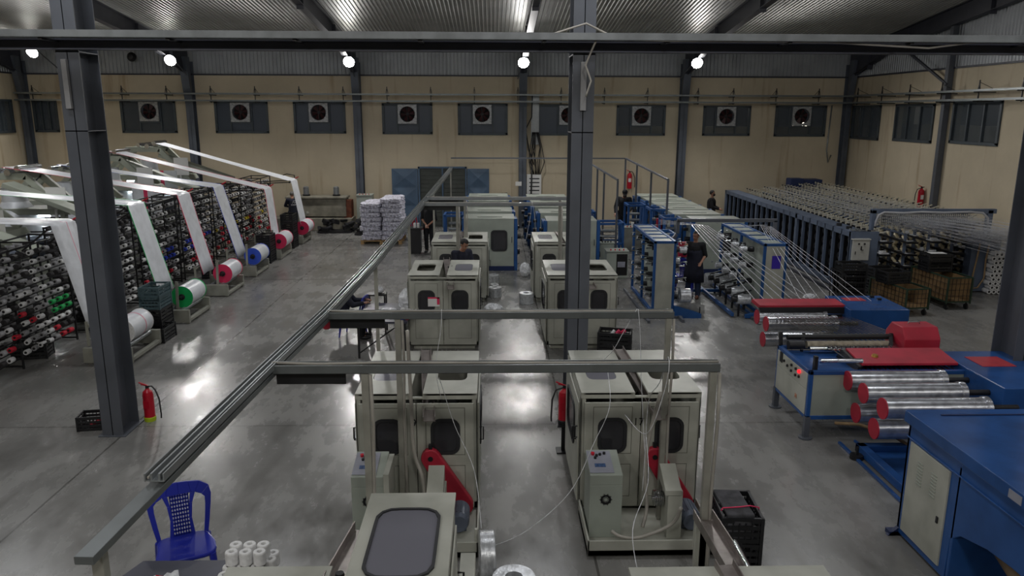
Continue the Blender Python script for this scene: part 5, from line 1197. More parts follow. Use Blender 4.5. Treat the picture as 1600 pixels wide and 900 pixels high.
for i in range(4):
    for j in range(4):
        y = 17.75 + i * .62; z = .4 + j * .38
        put(sA, 3.97, y + .25, z, 'dark spindle motor inside the left tape creel, %s row up, %s from the front' % (ORD[j], ORD[i]), 'spindles on the left side of the left tape creel')
        put(sB if (i + j) % 3 == 0 else sD, 4.24, y, z, ('silver bobbin spindle right of the left tape creel, %s row up, %s from front' if (i + j) % 3 == 0 else 'bare spindle right of the left tape creel, %s row up, %s from the front') % (ORD[j], ORD[i]), 'spindles on the right side of the left tape creel' if (i + j) % 3 == 0 else 'bare spindles on the right side of the left tape creel')
        put(sC if (i + j) % 4 != 1 else sA, 6.2, y + .1, z, ('silver bobbin spindle left of the right tape creel, %s row up, %s from front' if (i + j) % 4 != 1 else 'bare spindle left of the right tape creel, %s row up, %s from the front') % (ORD[j], ORD[i]), 'spindles on the right tape creel' if (i + j) % 4 != 1 else 'bare spindles on the right tape creel')
for p in (sA, sB, sC, sD):
    for ch in list(p.children): bpy.data.objects.remove(ch)
    bpy.data.objects.remove(p)
# low spindle frame between them
t = thing('low_spindle_frame', 'low blue spindle frame on the floor under the falling tapes', 'frame', (5.6, 17.3, 0))
MB().box(0, 0, .04, .06, 3.2, .12).box(.45, 0, .04, .5, 3.2, .12).box(-.25, 2.5, .04, .9, 2.58, .12).box(.3, -.1, .02, 1.0, -.02, .1).prism([(.3, .1), (1.0, .1), (1.0, .24)], 'y', -.1, -.02).build('frame_beam', BLUE2, t, .004)
MB().box(-.2, 2.3, 0, -.12, 2.38, .5).box(.4, 1.2, .1, .45, 1.25, .6).box(.4, .4, .1, .45, .45, .5).build('frame_post', BLKM, t)
for k in range(5):
    tt = thing('tape_spindle', 'spindle with silver bobbin on the low blue frame, %s from the front' % ORD[k], 'spindle', (5.75 + .03 * k, 17.45 + k * .6, .42 + .05 * (k % 2)), 0, 'spindles on the low blue frame')
    MB().cyl((0, 0, 0), (.3, 0, 0), .12, n=20).build('tape_bobbin', FILMR, tt); MB().cyl((-.12, 0, 0), (0, 0, 0), .07, n=12).bar((-.1, 0, .1), (.3, -.1, .24), .05, .03).box(.04, -.02, -.42, .08, .02, 0).build('spindle_motor', BLKM, tt)
# support tube above
t = thing('tube_frame', 'grey square tube bridging the two tape creels', 'frame', (4.5, 18.5, 0))
MB().box(0, -.04, 2.1, 2.45, .04, 2.18).box(-.02, -.04, 1.82, .06, .04, 2.14).box(2.37, -.04, 1.72, 2.45, .04, 2.14).bar((.0, 0, 1.8), (-.2, 0, 1.55), .1, .07).bar((-.2, 0, 1.55), (-.24, 0, 1.5), .1).box(-.35, -.04, 1.5, .0, .04, 1.56).bar((2.4, 0, 1.75), (2.05, 0, 1.62), .06).build('tube', STEEL, t, .005)
# tapes falling to the machines
mb = MB(); random.seed(9)
for k in range(7):
    mb.bar((4.95 + .06 * k, 18.85 - .02 * k, 1.98), (5.2 + .2 * k, 14.2, 1.02), .02, .003)
    mb.bar((4.3 + .03 * k, 19.5 + .15 * k, 1.9), (4.95 + .06 * k, 18.85 - .02 * k, 1.98), .014, .003)
tag(mb.build('film_tapes', FILMR), 'bundle of shiny film tapes falling from the left tape creel past the man in the apron', 'tapes', None, 'stuff')
mb = MB()
for k in range(8):
    mb.bar((6.62 + .025 * k, 18.7 - .03 * k, 2.0), (5.75 + .2 * k + .3, 14.5, 1.1), .008, .003)
    if k % 2: mb.bar((6.3, 19.6 + .1 * k, 1.75), (6.62 + .025 * k, 18.7, 2.0), .01, .003)
tag(mb.build('film_tapes', PLASTICW), 'bright tapes fanning down in front of the purple sticker', 'tapes', None, 'stuff')
random.seed(2); mb = MB()
for k in range(46):
    x = random.choice((4.35, 6.0, 6.1)) + random.uniform(-.12, .12); y = random.uniform(17.6, 20.4); z = random.uniform(.4, 1.85)
    mb.bar((x, y, z), (x + random.uniform(-.18, .18), y + random.uniform(-.1, .1), z + random.uniform(-.03, .1)), .012)
    if k % 2: mb.cyl((x, y, z), (x + .05, y, z + .01), .02, n=8)
tag(mb.build('tension_guides', GALV), 'small chrome tape guides and arms around the two tape creels', 'guides', None, 'stuff')
# ------------------------------------------------------------ large bobbin creel on the right
CX, CY0, CY1, CH = 9.42, 19.8, 30.9, 1.66
t = thing('bobbin_creel', 'long slate-blue bobbin creel with open bays along the right side of the hall', 'creel', (CX, CY0, 0))
L_ = CY1 - CY0
mb = MB().box(0, 0, CH - .05, .5, L_, CH).box(0, 0, CH - .14, .05, L_, CH - .05).box(0, 0, .05, .06, L_, .2).box(0, -.02, .05, .75, .04, CH)
mb.box(.48, 0, .1, .5, L_, CH)
for i in range(22):
    y = i * L_ / 21; wd = .14 if i % 7 == 0 else .05
    mb.box(0, y - wd / 2, .1, .08, y + wd / 2, CH)
mb.build('creel_body', SLATE, t)
for i in range(22): y = i * L_ / 21; MB().box(.03, y - .012, .1, .46, y + .012, CH - .06).build('bay_partition', BLKM, t)  # partitions coloured black to carry the shade inside the bays
MB().box(.44, .05, .1, .47, L_ - .05, CH - .06).build('back_panel', BLKM, t)
MB().box(.0, -.05, 0, .9, L_, .05).box(-.3, 0, 0, -.22, L_, .06).build('floor_rail', DSTEEL, t)
MB().box(.03, -.14, .92, .48, -.02, 1.46).box(.0, -.16, 1.46, .5, -.02, 1.49).build('junction_box', mat('pale_grey_box', (178, 178, 172), .5, 0, .06, 4), t, .01)
MB().cyl((.18, -.15, 1.36), (.18, -.165, 1.36), .025, n=10).cyl((.33, -.15, 1.36), (.33, -.165, 1.36), .025, n=10).bar((.25, -.16, 1.2), (.25, -.16, 1.3), .03, .01).bar((.25, -.16, 1.2), (.31, -.16, 1.2), .03, .01).box(.1, -.15, 1.08, .12, -.14, 1.16).build('box_switches', BLK, t)
MB().tube([(.25, -.08, .92), (.24, -.08, .7), (.16, -.1, .5), (.1, -.1, .3), (.1, -.1, .05)], .03, 8).build('box_cable', CABLE, t)
bm_ = MB().cyl((0, 0, 0), (.2, 0, 0), .1, n=14).cyl((-.02, 0, 0), (.22, 0, 0), .03, n=8).build('x', BLKM); BBM = bm_.data; bpy.data.objects.remove(bm_)
for i in range(21):
    for j in range(5):
        o = bpy.data.objects.new('black_bobbin', BBM); C.objects.link(o); o.location = (CX + .1, CY0 + (i + .5) * L_ / 21, .34 + j * .27)
        tag(o, 'black bobbin in the slate-blue creel, %s bay from the near end, %s row up' % ((ORD + ['last'])[i], ORD[j]), 'bobbin', 'black bobbins in the creel bays')
for x, y in ((9.6, 20.9), (9.6, 20.3)): tag(MB().cyl((x, y, CH), (x, y, CH + .07), .075, n=16).build('black_puck', BLK), 'black disc on top of the slate-blue creel near end, %s' % ('farther one' if y > 20.5 else 'nearer one'), 'disc')
random.seed(8); mb = MB()
for k in range(26): mb.cb((0, 0, 0), (random.uniform(.03, .12), .04, .03), 0, TR(9.6 + random.uniform(-.1, .25), 19.95 + random.uniform(-.1, .25), CH + .02, 0, 0, random.uniform(0, 3)))
tag(mb.build('metal_scraps', GALV), 'small metal scraps on the near corner of the slate-blue creel top', 'scraps', None, 'stuff')
# rows of guide arms and trays behind it
ARM = MB(); 
ARM.bar((0, 0, 0), (0, 0, .22), .03).bar((-.12, -.05, .2), (.2, .1, .26), .03, .025).bar((0, 0, .1), (.22, -.12, .16), .025).cyl((-.12, -.05, .2), (-.12, -.05, .27), .02, n=6)
TRAY = MB().prism([(-.19, 0), (.17, 0), (.22, .05), (-.24, .05)], 'x', -.14, .14)
random.seed(12)
ROWX = [10.25, 10.95, 11.65, 12.35, 13.0]
for ri, rx in enumerate(ROWX):
    t = thing('creel_row', 'beige and black tape creel row behind the slate-blue creel, %s from it' % ['first', 'second', 'third', 'fourth', 'fifth'][ri], 'creel', (rx, CY0, 0), 0, 'tape creel rows')
    hh = 1.52 + .07 * ri if ri < 4 else 1.78; y0r = [.1, .1, .2, .3, .5][ri]; LR = L_ - (0 if ri < 4 else -.4)
    mb = MB()
    mb.box(-.04, y0r, hh - .04, .04, LR, hh).box(-.04, y0r, .1, .04, LR, .16)
    for i in range(16): y = y0r + (LR - y0r) * i / 15; mb.box(-.03, y - .03, 0, .03, y + .03, hh)
    if ri == 4: mb.box(-.25, y0r, hh + .0, .2, LR, hh + .03)
    mb.build('row_frame', SLATE if ri != 4 else PANELG, t)
    mb = MB(); ny = 34
    for i in range(ny):
        y = y0r + .1 + (LR - y0r - .2) * i / ny
        mb.add(ARM.v, ARM.f, 0, False, TR(0, y, hh - .03, 0, 0, random.uniform(-.15, .15), 1.05))
        mb.cyl((-.12, y - .05, hh + .22), (-.12, y - .05, hh + .26), .03, n=6, mi=1)
    mb.build('guide_arms', [mat('arm_beige', (206, 202, 186), .45, .2, .1, 6) if ri == 0 else MATS['arm_beige'], BLK], t)['kind'] = 'stuff'
    # holders: beige elbow + black tray with a flat film bobbin; near ones individually
    hold = None
    for i in range(7):
        for j in range(4):
            y = CY0 + y0r + .15 + i * .42; z = .32 + j * .33
            if hold is None:
                hold = thing('bobbin_holder', '', 'bobbin holder')
                MB().tube([(0, 0, -.1), (.02, -.1, .0), (0, -.14, .12), (-.02, -.02, .2)], .045, 8).build('holder_elbow', BEIGE, hold)
                MB().add(TRAY.v, TRAY.f, 0, False, TR(.05, -.22, .05)).build('holder_tray', BLKM, hold)
                MB().box(-.08, -.36, .1, .18, -.1, .125).cyl((-.04, -.24, .14), (.14, -.24, .14), .04, n=10).build('film_bobbin', PLASTICW, hold); h_ = hold
            else: h_ = copy_tree(hold)
            if random.random() < .45:
                for ch in h_.children:
                    if ch.name.startswith('film_bobbin') and ri + i + j > 0: ch.scale = (1, 1.0, .6)
            h_.location = (rx + .02, y, z); h_['group'] = 'bobbin holders of the tape creel rows'; h_['label'] = 'beige bobbin holder, %s creel row, %s from the near end, %s level up' % (ORD[ri], ORD[i], ORD[j])
    mb = MB()
    for i in range(7, 26):
        for j in range(2, 4):
            y = y0r + .15 + i * .42; z = .32 + j * .33; M = TR(.02, y, z)
            mb.add(TRAY.v, TRAY.f, 0, False, TR(.05, y - .22, z + .05)); mb.cyl((-.05, y - .24, z + .12), (.16, y - .24, z + .12), .055, n=8, mi=1); mb.bar((0, y, z - .1), (0, y - .14, z + .12), .06, .06, 2)
    mb.build('far_holders', [BLKM, FILMR, BEIGE], t)['kind'] = 'stuff'
tag(MB().box(12.0, 30.6, .1, 13.2, 31.3, 2.1).box(11.9, 30.5, 1.75, 12.4, 31.0, 2.15).build('drive_cabinet', DBLUE), 'dark blue machine head at the far end of the creel rows', 'machine')
# film sheet over the rows
mb = MB(); random.seed(21)
for k in range(90):
    x = 10.3 + 2.6 * k / 90; z = 1.86 + .1 * (k % 3)
    mb.bar((x + random.uniform(-.1, .1), random.uniform(23, 30.5), 1.78 + .1 * random.random()), (x, 20.15, z), .012, .002)
tag(mb.build('film_tapes', FILMR), 'silver film tapes running over the creel rows to the comb under the arch', 'tapes', None, 'stuff')
mb = MB()
for k in range(230):
    u = k / 229; j = k % 4
    mb.bar((10.35 + 2.55 * u, 20.1, 1.82 + .085 * j), (14.0 + .45 * u, 17.25 + 1.2 * u, .9 + .95 * ((k * 37) % 120) / 120), .014 if k % 5 else .024, .002)
tag(mb.build('film_tapes', mat('clear_film', (200, 202, 208), .3, .3, .1, 10)), 'dense curtain of film tapes fanning from the arch comb to the right edge', 'tapes', None, 'stuff')
t = thing('tape_arch', 'slate-blue arch with a pale hose along it over the creel rows', 'arch', (10.05, 20.08, 0))
MB().box(0, -.06, CH, .12, .06, 2.2).box(0, -.06, 2.11, 3.35, .06, 2.23).box(3.12, -.06, 1.4, 3.26, .06, 2.2).box(2.72, -.2, .03, 3.3, .1, 1.5).build('arch_frame', SLATE, t, .006)
MB().tube([(.08, -.1, CH), (.1, -.1, 1.9), (.16, -.1, 2.08), (.3, -.1, 2.15), (.8, -.1, 2.13), (1.3, -.1, 2.16), (1.9, -.1, 2.14), (2.6, -.1, 2.16), (2.95, -.1, 2.13), (3.1, -.1, 2.0), (3.14, -.1, 1.7), (3.0, -.12, 1.4)], .03, 8).build('arch_hose', mat('grey_hose', (170, 170, 174), .5, 0, .06, 4), t)
MB().tube([(2.9, -.24, 1.35), (2.85, -.26, .9), (2.8, -.26, .4), (2.85, -.26, .12), (2.98, -.26, .14), (3.12, -.26, .4), (3.1, -.26, .9), (3.15, -.24, 1.3)], .022, 8).build('hanging_hose', MATS['tan_hose'], t)
mb = MB()
for k in range(44): x = .3 + 2.3 * k / 43; mb.box(x - .004, -.01, 1.8, x + .004, .01, 2.11)
for k in range(5): z = 1.8 + .075 * k; mb.box(.3, -.012, z - .005, 2.6, .012, z + .005)
mb.build('thread_comb', STEEL, t)
tag(MB().box(13.3, 20.4, .0, 13.9, 22.5, 1.45).build('end_cabinet', SLATE, None, .01), 'slate-blue cabinet at the right end of the creel rows behind the tapes', 'cabinet')
# stack of white cardboard tubes
tm = MB().lathe([(.034, 0), (.062, 0), (.062, .3), (.034, .3), (.034, 0)], (0, 0, 0), (0, -1, 0), 12).lathe([(0, .285), (.034, .285)], (0, 0, 0), (0, -1, 0), 10, 1).build('x', [WHITE, CORE]); TM = tm.data; bpy.data.objects.remove(tm)  # dark disc just inside the front end stands for the hole's shade
random.seed(6); n_ = 0
for j in range(14):
    for i in range(11):
        x = 13.25 + i * .128 + (.064 if j % 2 else 0); z = .07 + j * .112
        if j > 9 and x < 13.45 + (j - 9) * .12: continue
        if n_ >= 300: continue
        o = bpy.data.objects.new('cone_tube', TM); C.objects.link(o); o.location = (x, 19.9 + .0 * j + random.uniform(-.02, .02), z); n_ += 1; o.rotation_euler = (0, 0, R(-4))
        tag(o, 'white wound tube stacked at the right edge, %s row up, %s from the left' % (ORD[j], ORD[i]), 'tube', 'white wound tubes stacked at the right edge')
# ------------------------------------------------------------ chairs and tables
def make_chair(m=PLBLUE):
    t = thing('plastic_chair', '', 'chair')
    T = TR(0, .2, .43, R(-14), 0, 0)      # back plane, z up along the back
    def sm(p): return p
    o_ = [(-.2, 0), (-.235, .2), (-.255, .34), (-.235, .42), (-.15, .47), (0, .485), (.15, .47), (.235, .42), (.255, .34), (.235, .2), (.2, 0)]
    mb = MB()
    # side posts
    for s in (-1, 1):
        L1 = [(.2, -.02), (.225, .12), (.245, .25), (.255, .34)]; L2 = [(.165, -.02), (.185, .12), (.2, .25), (.2, .33)]
        pl_ = [(s * a, b_) for a, b_ in L1] + [(s * a, b_) for a, b_ in L2[::-1]]
        mb.prism(pl_, 'y', -.012, .012, 0, T)
    top = [(-.255, .33), (-.24, .41), (-.17, .46), (0, .48), (.17, .46), (.24, .41), (.255, .33), (.19, .31), (.16, .35), (.12, .37), (-.12, .37), (-.16, .35), (-.19, .31)]
    # split the concave top band into strips
    tp = [(-.255, .33), (-.24, .41), (-.17, .46), (-.08, .475), (0, .48), (.08, .475), (.17, .46), (.24, .41), (.255, .33)]; bt = [(-.2, .31), (-.175, .34), (-.13, .365), (-.1, .37), (0, .37), (.1, .37), (.13, .365), (.175, .34), (.2, .31)]
    for i in range(8): mb.prism([tp[i], tp[i + 1], bt[i + 1], bt[i]], 'y', -.014, .014, 0, T)
    for s in (-1, 1):
        ou = [(.13, .37), (.1, .28), (.085, .15), (.1, 0)]; inn = [(.09, .37), (.075, .28), (.062, .15), (.07, 0)]
        for i in range(3): mb.prism([(s * ou[i][0], ou[i][1]), (s * ou[i + 1][0], ou[i + 1][1]), (s * inn[i + 1][0], inn[i + 1][1]), (s * inn[i][0], inn[i][1])], 'y', -.012, .012, 0, T)
    mb.build('backrest', m, t, .004)
    mb = MB()
    for k in range(11): z = .01 + k * .034; mb.box(-.075, -.006, z, .075, .006, z + .016, 0, T)
    for k in range(8): x = -.07 + k * .02; mb.box(x - .005, -.006, 0, x + .005, .006, .37, 0, T)
    mb.build('back_lattice', m, t)
    mb = MB(); P = []
    for k in range(24):
        a = 2 * math.pi * k / 24; c, s = math.cos(a), math.sin(a); P.append((.235 * math.copysign(abs(c) ** .45, c) * (1 - .1 * (s > 0)), .22 * math.copysign(abs(s) ** .45, s)))
    mb.prism(P, 'z', .405, .44)
    mb.build('seat', m, t, .012)
    for sx_ in (-1, 1):
        for sy_ in (-1, 1):
            a, b_ = Vector((sx_ * .19, sy_ * .18, .42)), Vector((sx_ * .225, sy_ * .23, 0))
            MB().cyl(b_, a, .016, .03, 8).build('leg', m, t)
    return t
ch = make_chair(); ch.location = (-3.05, 6.93, 0); ch.rotation_euler = (0, 0, R(26)); ch.scale = (1.2, 1.15, 1.14); ch['label'] = 'blue plastic chair with lattice back in the foreground'
c2 = copy_tree(ch); c2.location = (-3.0, 16.0, 0); c2.rotation_euler = (0, 0, R(-100)); c2.scale = (1, 1, 1); c2['label'] = 'blue plastic chair under the seated worker by the far table'
c3 = copy_tree(ch); c3.location = (5.1, 19.9, 0); c3.rotation_euler = (0, 0, R(160)); c3.scale = (1.05, 1.05, 1.1); c3['label'] = 'blue plastic chair beside the man in the apron'
ck = make_chair(BLK); ck.location = (3.75, 27.5, 0); ck.rotation_euler = (0, 0, R(20)); ck['label'] = 'black plastic chair by the pipe frame posts'
tag(MB().box(4.95, 20.0, .95, 5.2, 20.1, 1.35).build('red_cloth', RED), 'red cloth hanging over the blue chair back by the man in the apron', 'cloth')
cr = make_chair(RED); cr.location = (-2.75, 28.7, 0); cr.rotation_euler = (0, 0, R(60)); cr['label'] = 'dark red chair right of the wrapped sacks'
t = thing('work_table', 'dark-topped table in the foreground holding thread cones and a bag', 'table', (-2.65, 5.5, 0))
P = [(-.62, -.5), (-.62, .45), (-.5, .78), (.6, .78), (.75, .5), (.75, -.5)]
MB().prism(P, 'z', .72, .75).build('table_top', NAVTAB, t, .005)
for x, y in ((-.5, -.4), (-.45, .6), (.6, -.4), (.55, .6)): MB().box(x - .02, y - .02, 0, x + .02, y + .02, .72).build('leg', BLKM, t)
cm = MB().lathe([(.022, 0), (.05, 0), (.055, .01), (.055, .11), (.05, .12), (.022, .12), (.02, .1)], (0, 0, 0), n=18).lathe([(0, .09), (.022, .09)], (0, 0, 0), n=10, mi=1).build('x', [WHITE, GREYY]); CMS = cm.data; bpy.data.objects.remove(cm)
P2 = [(x, y, 0.752) for y in (5.75, 5.87, 5.99) for x in (-2.28, -2.16, -2.04)] + [(x, y, .752) for y in (6.1, 6.2) for x in (-2.2, -2.08, -1.96)] + [(x, y, .874) for y in (6.02, 6.14) for x in (-2.26, -2.14, -2.02)] + [(-2.33, 5.62, .752), (-2.36, 5.48, .752), (-2.2, 5.6, .874)]
for k, (x, y, z) in enumerate(P2):
    side = ['left', 'middle', 'right'][k % 3]
    o = bpy.data.objects.new('thread_cone', CMS); C.objects.link(o); o.location = (x, y, z); tag(o, ('white cone standing on the foreground table, %s column, %s from the front' if z < .8 else 'upper white cone on the foreground table, %s column, %s from the front') % (side, ORD[min(5, sum(1 for q in P2 if abs(q[2] - z) < .01 and q[1] < y - .01) // 3)]), 'cone', 'white thread cones on the foreground table' if z < .8 else 'upper thread cones on the foreground table')
random.seed(14); t = thing('printed_bag', 'crumpled clear bag with red and blue print on the foreground table', 'bag', (-2.88, 5.85, .75), R(25))
bm = bmesh.new(); bmesh.ops.create_grid(bm, x_segments=14, y_segments=10, size=.5)
for v in bm.verts: v.co = Vector((v.co.x * .42, v.co.y * .28, .012 + random.uniform(0, .035)))
me = bpy.data.meshes.new('bag_film'); bm.to_mesh(me); bm.free(); me.materials.append(PLASTICW)
for q_ in (FLESHRED, BLUEE): me.materials.append(q_)
for p in me.polygons:
    c = p.center
    if .03 < c.x < .1: p.material_index = 1
    elif -.14 < c.x < -.02 and abs(c.y) < .06: p.material_index = 2
o = bpy.data.objects.new('bag_film', me); C.objects.link(o); o.parent = t
t = thing('work_table', 'long dark table left of the mid left twisting machine', 'table', (-2.1, 15.1, 0))
MB().box(-.55, -.75, .71, .45, .75, .75).build('table_top', NAVTAB, t, .004)
for x, y in ((-.5, -.7), (-.5, .7), (.4, -.7), (.4, .7)): MB().box(x - .02, y - .02, 0, x + .02, y + .02, .71).build('leg', BLKM, t)
MB().bar((-.5, -.7, .1), (.4, .7, .5), .02).build('table_brace', BLKM, t)
t = thing('black_stool', 'small black stool with a white cup on it left of the far table', 'stool', (-2.5, 16.25, 0))
MB().box(-.2, -.15, .84, .2, .15, .87).build('stool_seat', BLKM, t)
for x in (-.18, .18):
    for y in (-.13, .13): MB().box(x - .015, y - .015, 0, x + .015, y + .015, .85).build('leg', BLKM, t)
bag((-2.45, 16.25, .87), (.1, .1, .07), 'small clear bag on the black stool', 3)
random.seed(16)
for k in range(12):
    x, y = -1.78 + .11 * (k % 3), 14.6 + .12 * (k // 3); o = bpy.data.objects.new('thread_cone', CMS); C.objects.link(o); o.location = (x, y, .752); tag(o, 'white thread cone on the far table beside the mid left machine', 'cone', 'white thread cones on the far table')
bag((-1.72, 15.2, .75), (.2, .26, .22), 'pile of white plastic bags on the far table', 5); bag((-2.1, 15.2, .75), (.15, .1, .03), 'flat blue-white bag on the far table', 7)
tag(MB().cyl((-1.76, 14.47, .752), (-1.76, 14.47, .9), .035, n=12).cyl((-1.76, 14.47, .9), (-1.76, 14.47, .94), .03, n=12).build('bottle', BLUEE), 'small blue bottle on the far table edge', 'bottle'); tag(MB().cyl((-1.66, 14.5, .752), (-1.66, 14.5, .92), .03, n=12).build('bottle', RED), 'small red bottle on the far table edge', 'bottle')
tag(MB().cyl((-1.72, 28.0, .0), (-1.72, 28.0, .0), .01, n=6).build('x', BLK), '', '') if False else None
t = thing('black_stand', 'small black cabinet with cups beside the standing man in black', 'cabinet', (-2.62, 25.9, 0)); MB().box(-.2, -.2, .05, .2, .2, .85).box(-.28, -.25, .85, .28, .25, .88).box(-.16, -.16, 0, .16, .16, .05).build('stand_body', BLKM, t)
for k, x in enumerate((-2.62, -2.5)): tag(MB().cyl((x, 25.85, .88), (x, 25.85, 1.04), .045, n=12).build('cup', PAPER), ['left white cup on the small black cabinet', 'right white cup on the small black cabinet'][k], 'cup')
tag(MB().cyl((4.85, 26.3, .83), (4.85, 26.3, 1.0), .05, n=12).build('cup', PAPER), 'white cup on the grey cabinet by the masked man', 'cup')
bag((-1.75, 12.6, 0), (.28, .2, .03), 'crumpled white film on the floor behind machine 9', 9)
tag(MB().add([(-1.7, 9.9, 1.56), (-1.2, 9.9, 1.56), (-1.15, 9.6, 1.57), (-1.6, 9.5, 1.57)], [(0, 1, 2, 3)]).add([(-1.75, 9.95, 1.57), (-1.6, 9.9, 1.62), (-1.35, 10.0, 1.85), (-1.45, 10.05, 1.84)], [(0, 1, 2, 3)]).build('film_scrap', PLASTICW), 'crumpled white film scrap on the back left corner of machine 9', 'film') if False else None
# ------------------------------------------------------------ people
def capsule(mb, a, b_, r1, r2, n=14):
    mb.cyl(a, b_, r1, r2, n); mb.ball(a, r1, n, 8); mb.ball(b_, r2, n, 8)
def remesh(o, v):
    q = o.modifiers.new('remesh', 'REMESH'); q.mode = 'VOXEL'; q.voxel_size = v; q.use_smooth_shade = True
    q = o.modifiers.new('smooth', 'SMOOTH'); q.iterations = 3; q.factor = .5
def person(loc, rz, label, J, top=BLACKC, legs=BLACKC, hair=HAIR, sleeves=1.0, apron=None, mask=None, shoes=BLK, cap=False, logo=False, h=1.75):
    """J: joints in local metres for a 1.75 m person facing -y; L=-x, R=+x sides"""
    t = thing('person', label, 'person', loc, rz); s = h / 1.75; t.scale = (s, s, s); V = Vector
    P = dict(pel=(0, 0, .95), che=(0, 0, 1.32), nec=(0, 0, 1.48), hea=(0, -.02, 1.64), sl=(-.185, 0, 1.42), sr=(.185, 0, 1.42), el=(-.24, .02, 1.12), er=(.24, .02, 1.12), wl=(-.25, -.08, .88), wr=(.25, -.08, .88),
             hl=(-.09, 0, .92), hr=(.09, 0, .92), kl=(-.1, -.02, .5), kr=(.1, -.02, .5), al=(-.1, .02, .09), ar=(.1, .02, .09)); P.update(J)
    P = {k: V(v) for k, v in P.items()}
    b = MB()
    capsule(b, P['pel'], P['che'], .14, .15); capsule(b, P['che'], P['nec'], .12, .06); capsule(b, P['nec'] - V((0, 0, .02)), P['hea'] - V((0, 0, .05)), .055, .052)
    d = P['hea']; hd = P.get('look', V((0, -1, 0))).normalized(); M = hd.to_track_quat('-Y', 'Z').to_matrix().to_4x4(); M.translation = d
    b.ball((0, .01, .02), (.074, .092, .1), 16, 12, 0, M); b.ball((0, -.02, -.045), (.058, .068, .065), 14, 10, 0, M); b.ball((0, -.098, -.015), (.012, .018, .02), 8, 6, 0, M)
    for q in (-1, 1): b.ball((q * .076, .01, -.005), (.01, .02, .03), 8, 6, 0, M)
    b.ball((0, -.088, -.052), (.022, .012, .01), 8, 6, 0, M)
    for q in 'lr':
        sx_ = -1 if q == 'l' else 1
        capsule(b, P['che'] + V((0, 0, .05)), P['s' + q], .1, .062); capsule(b, P['s' + q], P['e' + q], .055, .043); capsule(b, P['e' + q], P['w' + q], .042, .028)
        fd = (P['w' + q] - P['e' + q]).normalized(); hc = P['w' + q] + fd * .05; sd = fd.cross(V((0, 0, 1))); sd = (V((1, 0, 0)) if sd.length < .2 else sd.normalized())
        capsule(b, P['w' + q], hc + fd * .02, .026, .032)
        for f in range(4):
            o0 = hc + fd * .03 + sd * (.022 * (f - 1.5)); l = (.06, .072, .068, .052)[f]; m1 = o0 + fd * l * .6; m2 = m1 + (fd * .6 + V((0, 0, -.7))).normalized() * l * .5
            capsule(b, o0, m1, .0095, .009, 8); capsule(b, m1, m2, .009, .008, 8)
        th = hc - fd * .02 + sd * .03; capsule(b, th, th + (sd + fd).normalized() * .05, .011, .009, 8)
        capsule(b, P['pel'], P['h' + q], .12, .1); capsule(b, P['h' + q], P['k' + q], .085, .055); capsule(b, P['k' + q], P['a' + q], .052, .034)
        a_ = P['a' + q]; capsule(b, a_, a_ + V((0, -.12, -.05)), .036, .03)
    body = b.build('body', SKIN, t); remesh(body, .009)
    # eyes and brows are small dark marks on the face
    e = MB()
    for q in (-1, 1): e.ball((q * .028, -.078, .012), (.011, .008, .006), 8, 6, 0, M); e.cb((q * .029, -.084, .032), (.03, .008, .006), 0, M)
    e.build('eyes', HAIR, t)
    c = MB(); capsule(c, P['pel'] - V((0, 0, .02)), P['che'], .165, .17); capsule(c, P['che'], P['nec'] - V((0, 0, .05)), .15, .07)
    for q in 'lr':
        capsule(c, P['che'] + V((0, 0, .04)), P['s' + q], .12, .08); capsule(c, P['s' + q], P['e' + q], .074, .06)
        if sleeves > .6: capsule(c, P['e' + q], P['e' + q].lerp(P['w' + q], .88), .06, .045)
    sh = c.build('shirt', top, t); remesh(sh, .014)
    c = MB()
    for q in 'lr':
        capsule(c, P['pel'], P['h' + q], .15, .12); capsule(c, P['h' + q], P['k' + q], .108, .078); capsule(c, P['k' + q], P['a' + q], .078, .06)
    remesh(c.build('trousers', legs, t), .014)
    c = MB(); 
    for q in 'lr': a_ = P['a' + q]; c.ball((a_.x, a_.y - .06, max(.04, a_.z - .045)), (.052, .135, .048), 14, 8)
    c.build('shoes', shoes, t)
    c = MB(); c.ball((0, .022, .035), (.083, .1, .1), 16, 12, 0, M); c.v = [v for v in c.v]
    hm = c.build('hair', hair, t)
    # keep only crown, back and temples of the hair shell
    bm = bmesh.new(); bm.from_mesh(hm.data); Mi = M.inverted()
    bmesh.ops.delete(bm, geom=[v for v in bm.verts if (Mi @ v.co).y < -.045 and (Mi @ v.co).z < .062 or (Mi @ v.co).z < -.045], context='VERTS'); bm.to_mesh(hm.data); bm.free()
    if cap: MB().lathe([(.088, 0), (.09, .03), (.07, .075), (0, .09)], M @ V((0, .01, .045)), M.to_3x3() @ V((0, 0, 1)), 18).ball((0, -.1, .055), (.06, .06, .008), 12, 6, 0, M).build('cap', BLACKC, t)
    if mask: MB().ball((0, -.052, -.045), (.062, .06, .048), 14, 10, 0, M).build('face_mask', mask, t)
    if apron:
        c = MB(); rings = [(1.4, .13, .14), (1.2, .19, .17), (.98, .2, .17), (.7, .24, .2), (.45, .26, .22)]; n = 24; vs = []
        for z, a1, b1 in rings:
            o0 = P['pel'].lerp(P['che'], min(1, max(0, (z - .95) / .37))); vs += [(o0.x + a1 * math.cos(2 * math.pi * k / n) * (1 + .04 * math.sin(5 * k)), o0.y + b1 * math.sin(2 * math.pi * k / n), z) for k in range(n)]
        c.add(vs, [(i * n + k, i * n + (k + 1) % n, (i + 1) * n + (k + 1) % n, (i + 1) * n + k) for i in range(len(rings) - 1) for k in range(n)], 0, True)
        o = c.build('apron_coat', apron, t); q_ = o.modifiers.new('thick', 'SOLIDIFY'); q_.thickness = .008
